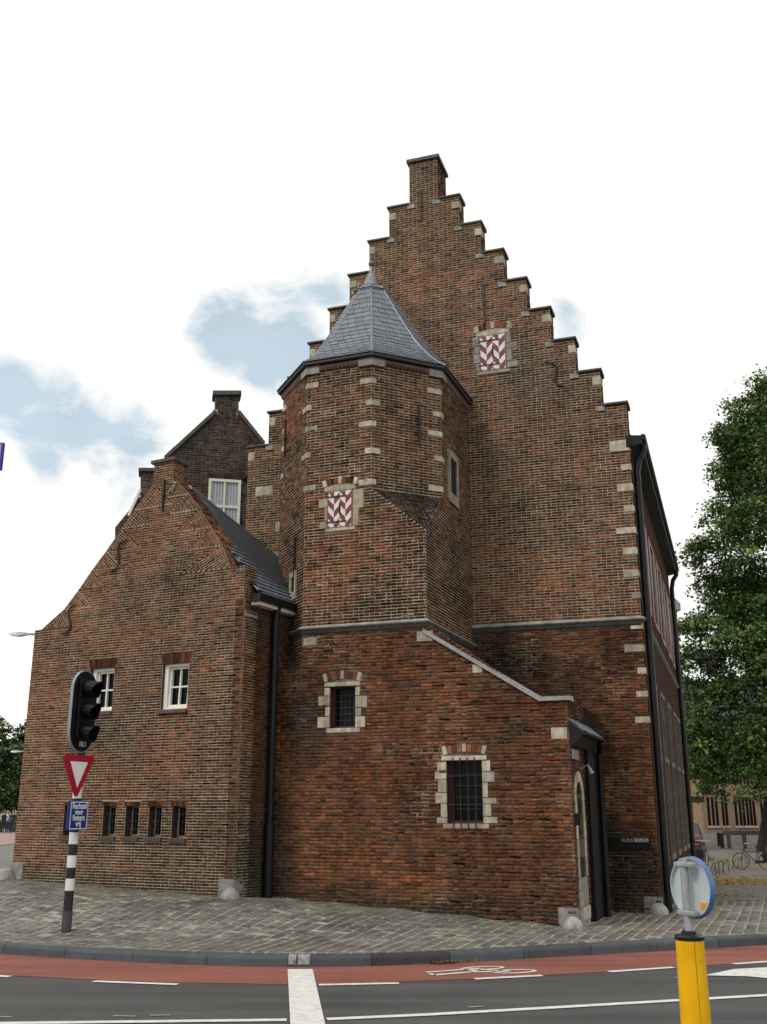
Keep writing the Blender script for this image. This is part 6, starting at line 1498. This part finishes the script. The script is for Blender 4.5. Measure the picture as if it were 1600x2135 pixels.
v = w.uv(1460, 1668)[1]; put('balcony', MB().wbox(w, uu * .35, uu + .3, v - .15, v + .18, 0, .8), M_DB, wl)
T, w, uu, zt_ = face_building('pink_brick_row', 'long pinkish brown brick row with tall narrow windows behind the trees', 1466, 1720, 74, 1500, 84, '', None)
M_PB = mat('pink_brick', (.27, .185, .125), .9, var=.18, scale=2, bump=.3, bscale=20)
wl = put('wall', MB().wbox(w, 0, uu, -1.2, zt_, -6, 0), M_PB, T)
put('roof', MB().hexa([w.p(0, zt_, .3), w.p(uu, zt_, .3), w.p(uu, zt_, -6), w.p(0, zt_, -6)], [w.p(0, zt_ + 3, -2.5), w.p(uu, zt_ + 3, -2.5), w.p(uu, zt_ + 3, -3.5), w.p(0, zt_ + 3, -3.5)]), M_SLATE_D, T)
vt, vb = w.uv(1500, 1662)[1], w.uv(1500, 1722)[1]
for x_ in (1479, 1488, 1496, 1509, 1516, 1536, 1545, 1552, 1560, 1567, 1574, 1590, 1598, 1608, 1618, 1630, 1642):
    u_ = w.uv(x_, 1700)[0]; wn_ = put('window', MB().wbox(w, u_ - .09, u_ + .09, vb, vt, -.1, .015), M_GLASS, wl); put('sill', MB().wbox(w, u_ - .16, u_ + .16, vb - .14, vb, -.1, .09), mat('pale_cornice', (.42, .40, .36), .8), wn_)
    put('window', MB().wbox(w, u_ - .09, u_ + .09, vt + .9, vt + 3.0, -.1, .015), M_GLASS, wl)
put('plinth', MB().wbox(w, 0, uu, -1.2, w.uv(1500, 1738)[1], 0, .07), M_STONE_G, wl)
# pale stone entrance pier with lamp
q = on_ground(1527, 1739, -.35); T = thing('stone_pier', 'pale carved stone pier standing among the trees of the side street', 'pillar', q)
k = q.y / F_PX
put('shaft', MB().lathe(q, [(.42, -.1), (.42, .25), (.30, .4), (.25, .6), (.20, 2.4), (.22, 2.5), (.15, 2.55)], 4), mat('pale_stone', (.52, .52, .50), .7, var=.2, scale=4), T); put('capital', MB().lathe(q, [(.2, 2.5), (.27, 2.75), (.2, 2.95), (.34, 3.05), (.34, 3.2), (.22, 3.25), (.22, 3.6), (.05, 3.7)], 8), mat('pale_stone', (.52, .52, .50), .7), T)

# bollards, rail, stands, leaves
M_WOOD = mat('grey_timber', (.085, .08, .068), .85, var=.3, scale=8)
for k, (x_, y_) in enumerate(((1501, 1765), (1507.5, 1768), (1483, 1757), (1494, 1753))):
    q = on_ground(x_, y_, -.2); o = put('bollard', MB().lathe(q, [(.11, -.1), (.11, .75), (.09, .80), (.001, .82)], 10), mat('bollard_dark', (.02, .02, .02), .7)); tag(o, ('short dark bollard near the timber rail, left one of the close pair', 'short dark bollard near the timber rail, right one of the close pair', 'short dark bollard next to the tail of the parked car', 'far dark bollard by the foot of the slim lime trunk')[k], 'bollard', 'dark bollards on the verge')
q0 = on_ground(1538, 1768, -.2); T = thing('timber_rail', 'low grey timber rail on posts at the kerb of the side street', 'railing', q0)
qa, qb = q0 + V3((-.45, 0, 0)), q0 + V3((2.2, .4, 0))
put('rail', MB().bar(qa + V3((-.3, 0, .82)), qb + V3((0, 0, .82)), .16, .24), M_WOOD, T, bevel=.02)
for f in (0, .36, .95): p = qa.lerp(qb, f); put('post', MB().box(p.x - .09, p.x + .09, p.y - .09, p.y + .09, p.z - .1, p.z + .72), M_WOOD, T)
M_STEEL = mat('stand_steel', (.16, .17, .19), .45, metal=.5)
k = 0
for lst, lb in ((((1487, 1829), (1494, 1825), (1503, 1822), (1514, 1819)), ' steel cycle stand from the wall in the row beside the yellow leaves'), (((1535, 1811), (1543, 1809), (1551, 1807), (1560, 1804)), ' steel cycle stand along the row that ends at the dark bicycle')):
    for x_, y_ in lst:
        q = on_ground(x_, y_, -.1); o = put('cycle_stand', MB().tube([q + V3((-.12, 0, -.02)), q + V3((.02, 0, .36)), q + V3((.07, 0, .40)), q + V3((.10, 0, .36)), q + V3((.11, 0, -.02))], .02, 6), M_STEEL, smooth=True); tag(o, ('first', 'second', 'third', 'fourth')[k % 4] + lb, 'cycle stand', 'steel cycle stands on the verge'); k += 1
def litter(name, cx_, cy_, sx_, sy_, n_, pal_, s_=.05):
    P = np.stack([cx_ + rng.normal(0, sx_, n_), cy_ + rng.normal(0, sy_, n_)], 1); z_ = zg_arr(P[:, 0], P[:, 1]) + .006 + rng.uniform(0, .02, n_)
    nn = rng.normal(size=(n_, 3)) * .2 + np.array([0, 0, 1]); nn /= np.linalg.norm(nn, axis=1, keepdims=True)
    o = leaves(name, np.column_stack([P, z_]), nn, s_, np.array(pal_)[rng.integers(0, len(pal_), n_)] * rng.uniform(.7, 1.3, (n_, 1)), None); o['kind'] = 'stuff'; return o
YL = ((.36, .24, .04), (.28, .17, .04), (.42, .32, .08))
q = on_ground(1512, 1838, -.1); litter('fallen_leaves', q.x, q.y, 1.0, 1.1, 2600, YL, .07)
q = on_ground(1530, 1800, -.1); litter('fallen_leaves', q.x, q.y, 1.8, 4.0, 2600, YL, .07)
q = on_ground(1500, 1866, -.1); litter('fallen_leaves', q.x, q.y, .25, .35, 200, YL, .06)
q = at_z(938, 2009, .01)
P = np.stack([q.x + rng.normal(0, .16, 160), np.zeros(160)], 1); yk = np.interp(P[:, 0], fine, fy2) - np.abs(rng.normal(0, .05, 160)) - .01
nn = rng.normal(size=(160, 3)) * .3 + np.array([0, 0, 1]); nn /= np.linalg.norm(nn, axis=1, keepdims=True)
o = leaves('gutter_leaves', np.column_stack([P[:, 0], yk, np.full(160, .014) + rng.uniform(0, .02, 160)]), nn, .035, np.array(((.22, .14, .04), (.16, .09, .03)))[rng.integers(0, 2, 160)], None); o['kind'] = 'stuff'

# parked bicycle
def bicycle(q, turn, label, s=.85, col=(.02, .02, .022)):
    T = thing('bicycle', label, 'bicycle', q, 'bicycles parked in the side street')
    M = Matrix.Translation(q) @ Matrix.Rotation(turn, 4, 'Z') @ Matrix.Scale(s, 4)
    def p_(x_, z_, y_=0): return M @ V3((x_, y_, z_))
    ya = (M.to_3x3() @ V3((0, 1, 0))).normalized(); fm = mat('bike_black', col, .4)
    for x_ in (-.52, .52):
        wh = put('wheel', MB().tube([p_(x_ + .33 * math.cos(a), .34 + .33 * math.sin(a)) for a in np.linspace(0, 2 * math.pi, 25)], .018 * s, 6), mat('tyre', (.015, .015, .015), .8), T, smooth=True)
        sp_ = MB()
        for k in range(10): a = math.pi * k / 10; sp_.tube([p_(x_ + .32 * math.cos(a), .34 + .32 * math.sin(a)), p_(x_ - .32 * math.cos(a), .34 - .32 * math.sin(a))], .003, 4)
        put('spokes', sp_, M_GALV, wh)
    f = MB()
    for a, b_ in (((-.52, .34), (-.1, .30)), ((-.1, .30), (-.22, .85)), ((-.1, .30), (.36, .78)), ((-.2, .72), (.34, .72)), ((.36, .85), (.52, .34)), ((-.52, .34), (-.2, .70)), ((.33, .78), (.30, 1.02))): f.tube([p_(*a), p_(*b_)], .018 * s, 6)
    put('frame', f, fm, T); put('saddle', MB().hexa([p_(-.36, .9, -.08), p_(-.36, .9, .08), p_(-.08, .9, .03), p_(-.08, .9, -.03)], [p_(-.36, .96, -.08), p_(-.36, .96, .08), p_(-.08, .94, .03), p_(-.08, .94, -.03)]), fm, T)
    put('handlebar', MB().tube([p_(.10, 1.05, -.28), p_(.28, 1.06, -.2), p_(.32, 1.03, 0), p_(.28, 1.06, .2), p_(.10, 1.05, .28)], .016 * s, 6), M_GALV, T, smooth=True)
    put('pannier', MB().hexa([p_(-.75, .35, -.17), p_(-.4, .35, -.17), p_(-.4, .35, .17), p_(-.75, .35, .17)], [p_(-.78, .72, -.17), p_(-.36, .72, -.17), p_(-.36, .72, .17), p_(-.78, .72, .17)]), mat('pannier_black', (.012, .012, .016), .6), T, bevel=.02)
    put('chain_guard', MB().hexa([p_(-.5, .28, .04), p_(-.05, .25, .04), p_(-.05, .38, .04), p_(-.5, .38, .04)], [p_(-.5, .28, .07), p_(-.05, .25, .07), p_(-.05, .38, .07), p_(-.5, .38, .07)]), fm, T)
q = on_ground(1574, 1814, -.15); bicycle(q, R(165), 'dark bicycle with black panniers standing at the end of the cycle stands', .82)
q = on_ground(1470, 1806, -.1); bicycle(q, R(60), 'dark bicycle leaning behind the round sign near the parked car', .85)
# parked car and van
def car(q, turn, label, name, col, L_=4.2, W_=1.72, H_=1.45, prof_=None, group=None):
    T = thing(name, label, 'car' if name != 'parked_van' else 'van', q)
    M = Matrix.Translation(q) @ Matrix.Rotation(turn, 4, 'Z')
    pr = prof_ or [(-2.1, .3), (-2.1, .75), (-2.02, .95), (-1.55, 1.40), (-.6, 1.45), (.3, 1.42), (1.0, 1.0), (1.9, .85), (2.1, .6), (2.1, .3)]
    mb = MB(); n_ = len(pr); vs = []
    for y_, ins in ((-W_ / 2, 1), (-W_ / 2 + .03, 0), (W_ / 2 - .03, 0), (W_ / 2, 1)):
        for x_, z_ in pr:
            t_ = max(0, z_ - .9) * .28; yy = y_ - math.copysign(t_, y_); vs.append(M @ V3((x_ * (.985 if ins else 1), yy, z_ - (.02 if ins and z_ > .5 else 0))))
    fs = [(a * n_ + i, a * n_ + (i + 1) % n_, (a + 1) * n_ + (i + 1) % n_, (a + 1) * n_ + i) for a in range(3) for i in range(n_)] + [tuple(range(n_)), tuple(range(3 * n_, 4 * n_))]
    mb.add(vs, fs); bd = put('body', mb, mat('paint_%s' % name, col, .25, coat=.6, var=.05), T, bevel=.03)
    def pb2(x_, y_, z_): return M @ V3((x_, y_, z_))
    for x_ in (-1.3, 1.3):
        for y_ in (-W_ / 2 + .1, W_ / 2 - .1):
            ax_ = (M.to_3x3() @ V3((0, 1, 0))); wh = put('wheel', MB().lathe(pb2(x_, y_, .31), [(.2, -.1), (.31, -.1), (.32, 0), (.31, .1), (.2, .1)], 18, axis=ax_), mat('tyre', (.015, .015, .015), .8), T, smooth=True)
            put('rim', MB().lathe(pb2(x_, y_, .31), [(.001, -.105), (.19, -.105), (.19, .105), (.001, .105)], 12, axis=ax_), M_GALV, wh)
    for s_ in (-1, 1):
        put('tail_light', MB().hexa([pb2(-2.12, s_ * .62, .62), pb2(-2.12, s_ * .80, .62), pb2(-1.98, s_ * .82, 1.02), pb2(-2.0, s_ * .66, 1.02)], [pb2(-2.0, s_ * .62, .62), pb2(-1.95, s_ * .84, .62), pb2(-1.85, s_ * .83, 1.02), pb2(-1.9, s_ * .66, 1.02)]), mat('tail_red', (.45, .02, .02), .25, emit=(.8, .02, .02, .15)), T)
    put('rear_window', MB().hexa([pb2(-2.03, -.6, .98), pb2(-2.03, .6, .98), pb2(-1.62, .5, 1.37), pb2(-1.62, -.5, 1.37)], [pb2(-1.98, -.6, .96), pb2(-1.98, .6, .96), pb2(-1.57, .5, 1.35), pb2(-1.57, -.5, 1.35)]), mat('car_glass', (.02, .025, .03), .08), T)
    for s_ in (-1, 1): put('side_window', MB().hexa([pb2(-1.3, s_ * (W_ / 2 - .05), .95), pb2(.75, s_ * (W_ / 2 - .05), .95), pb2(.25, s_ * (W_ / 2 - .16), 1.33), pb2(-1.1, s_ * (W_ / 2 - .16), 1.33)], [pb2(-1.3, s_ * (W_ / 2 - .02), .95), pb2(.75, s_ * (W_ / 2 - .02), .95), pb2(.25, s_ * (W_ / 2 - .13), 1.33), pb2(-1.1, s_ * (W_ / 2 - .13), 1.33)]), mat('car_glass', (.02, .025, .03), .08), T)
    put('bumper', MB().hexa([pb2(-2.16, -.8, .3), pb2(-2.16, .8, .3), pb2(-2.16, .8, .55), pb2(-2.16, -.8, .55)], [pb2(-2.0, -.84, .3), pb2(-2.0, .84, .3), pb2(-2.0, .84, .55), pb2(-2.0, -.84, .55)]), mat('bumper_dark', (.02, .02, .022), .5), T, bevel=.03)
    return T
qc = on_ground(1449, 1797, -.1); hd2 = math.atan2(gd.y, gd.x)
qc2 = qc + gd * 1.9 - gr * .55; qc2.z = zg(qc2.x, qc2.y); car(qc2, hd2, 'dark parked car with red tail light peeping out beyond the tall building', 'parked_car', (.012, .013, .016))
qv = on_ground(1590, 1757, -.3); qv.x += .9; car(qv, R(10), 'black parked van half hidden behind the lime trunk', 'parked_van', (.012, .013, .018), prof_=[(-2.1, .3), (-2.12, .8), (-2.05, 1.35), (-1.9, 1.5), (.6, 1.5), (1.2, 1.05), (1.95, .9), (2.1, .65), (2.1, .3)])

# weeds and moss along the foot of the walls
pts = []
for w_, a, b_, n_ in ((AF, uC, -.2, 520), (HF, uA2 + .3, -.3, 260), (GA, 1.6, uR(7) - .3, 120)):
    for k in range(n_):
        u_ = a + (b_ - a) * random.random(); q = w_.p(u_, 0, random.uniform(.012, .05)); 
        if math.sin(u_ * 5.3) + math.sin(u_ * 2.1 + 1) + random.uniform(-1.2, 1.2) > -.1: pts.append((q.x, q.y, zg(q.x, q.y) + random.uniform(-.008, .022)))
P = np.array(pts); nn = rng.normal(size=(len(P), 3)) + np.array([-.2, -.6, .6]); nn /= np.linalg.norm(nn, axis=1, keepdims=True)
o = leaves('wall_weeds', P, nn, .032, np.array(((.12, .14, .05), (.20, .19, .09), (.07, .10, .03)))[rng.integers(0, 3, len(P))], None); o['kind'] = 'stuff'

# far wooded edge of the town, closing the view on both sides
P, Nn, C_ = [], [], []
for k in range(520):
    a = rng.uniform(-1.15, 1.15); d_ = rng.uniform(135, 165); c0 = np.array([math.sin(a) * d_, math.cos(a) * d_, rng.uniform(0, 1) ** .8 * (6.5 + 2.0 * math.sin(a * 23) + 1.5 * math.sin(a * 61))])
    m_ = 34; off = rng.normal(size=(m_, 3)) * np.array([1.5, 1.2, 1.0]); P.append(c0 + off); v = rng.normal(size=(m_, 3)) + np.array([0, -.3, .8]); Nn.append(v / np.linalg.norm(v, axis=1, keepdims=True)); C_.append(np.array((.045, .08, .028)) * rng.uniform(.6, 1.4) * rng.uniform(.8, 1.2, (m_, 1)))
o = leaves('far_trees', np.concatenate(P), np.concatenate(Nn), .95, np.concatenate(C_), None); o['kind'] = 'stuff'
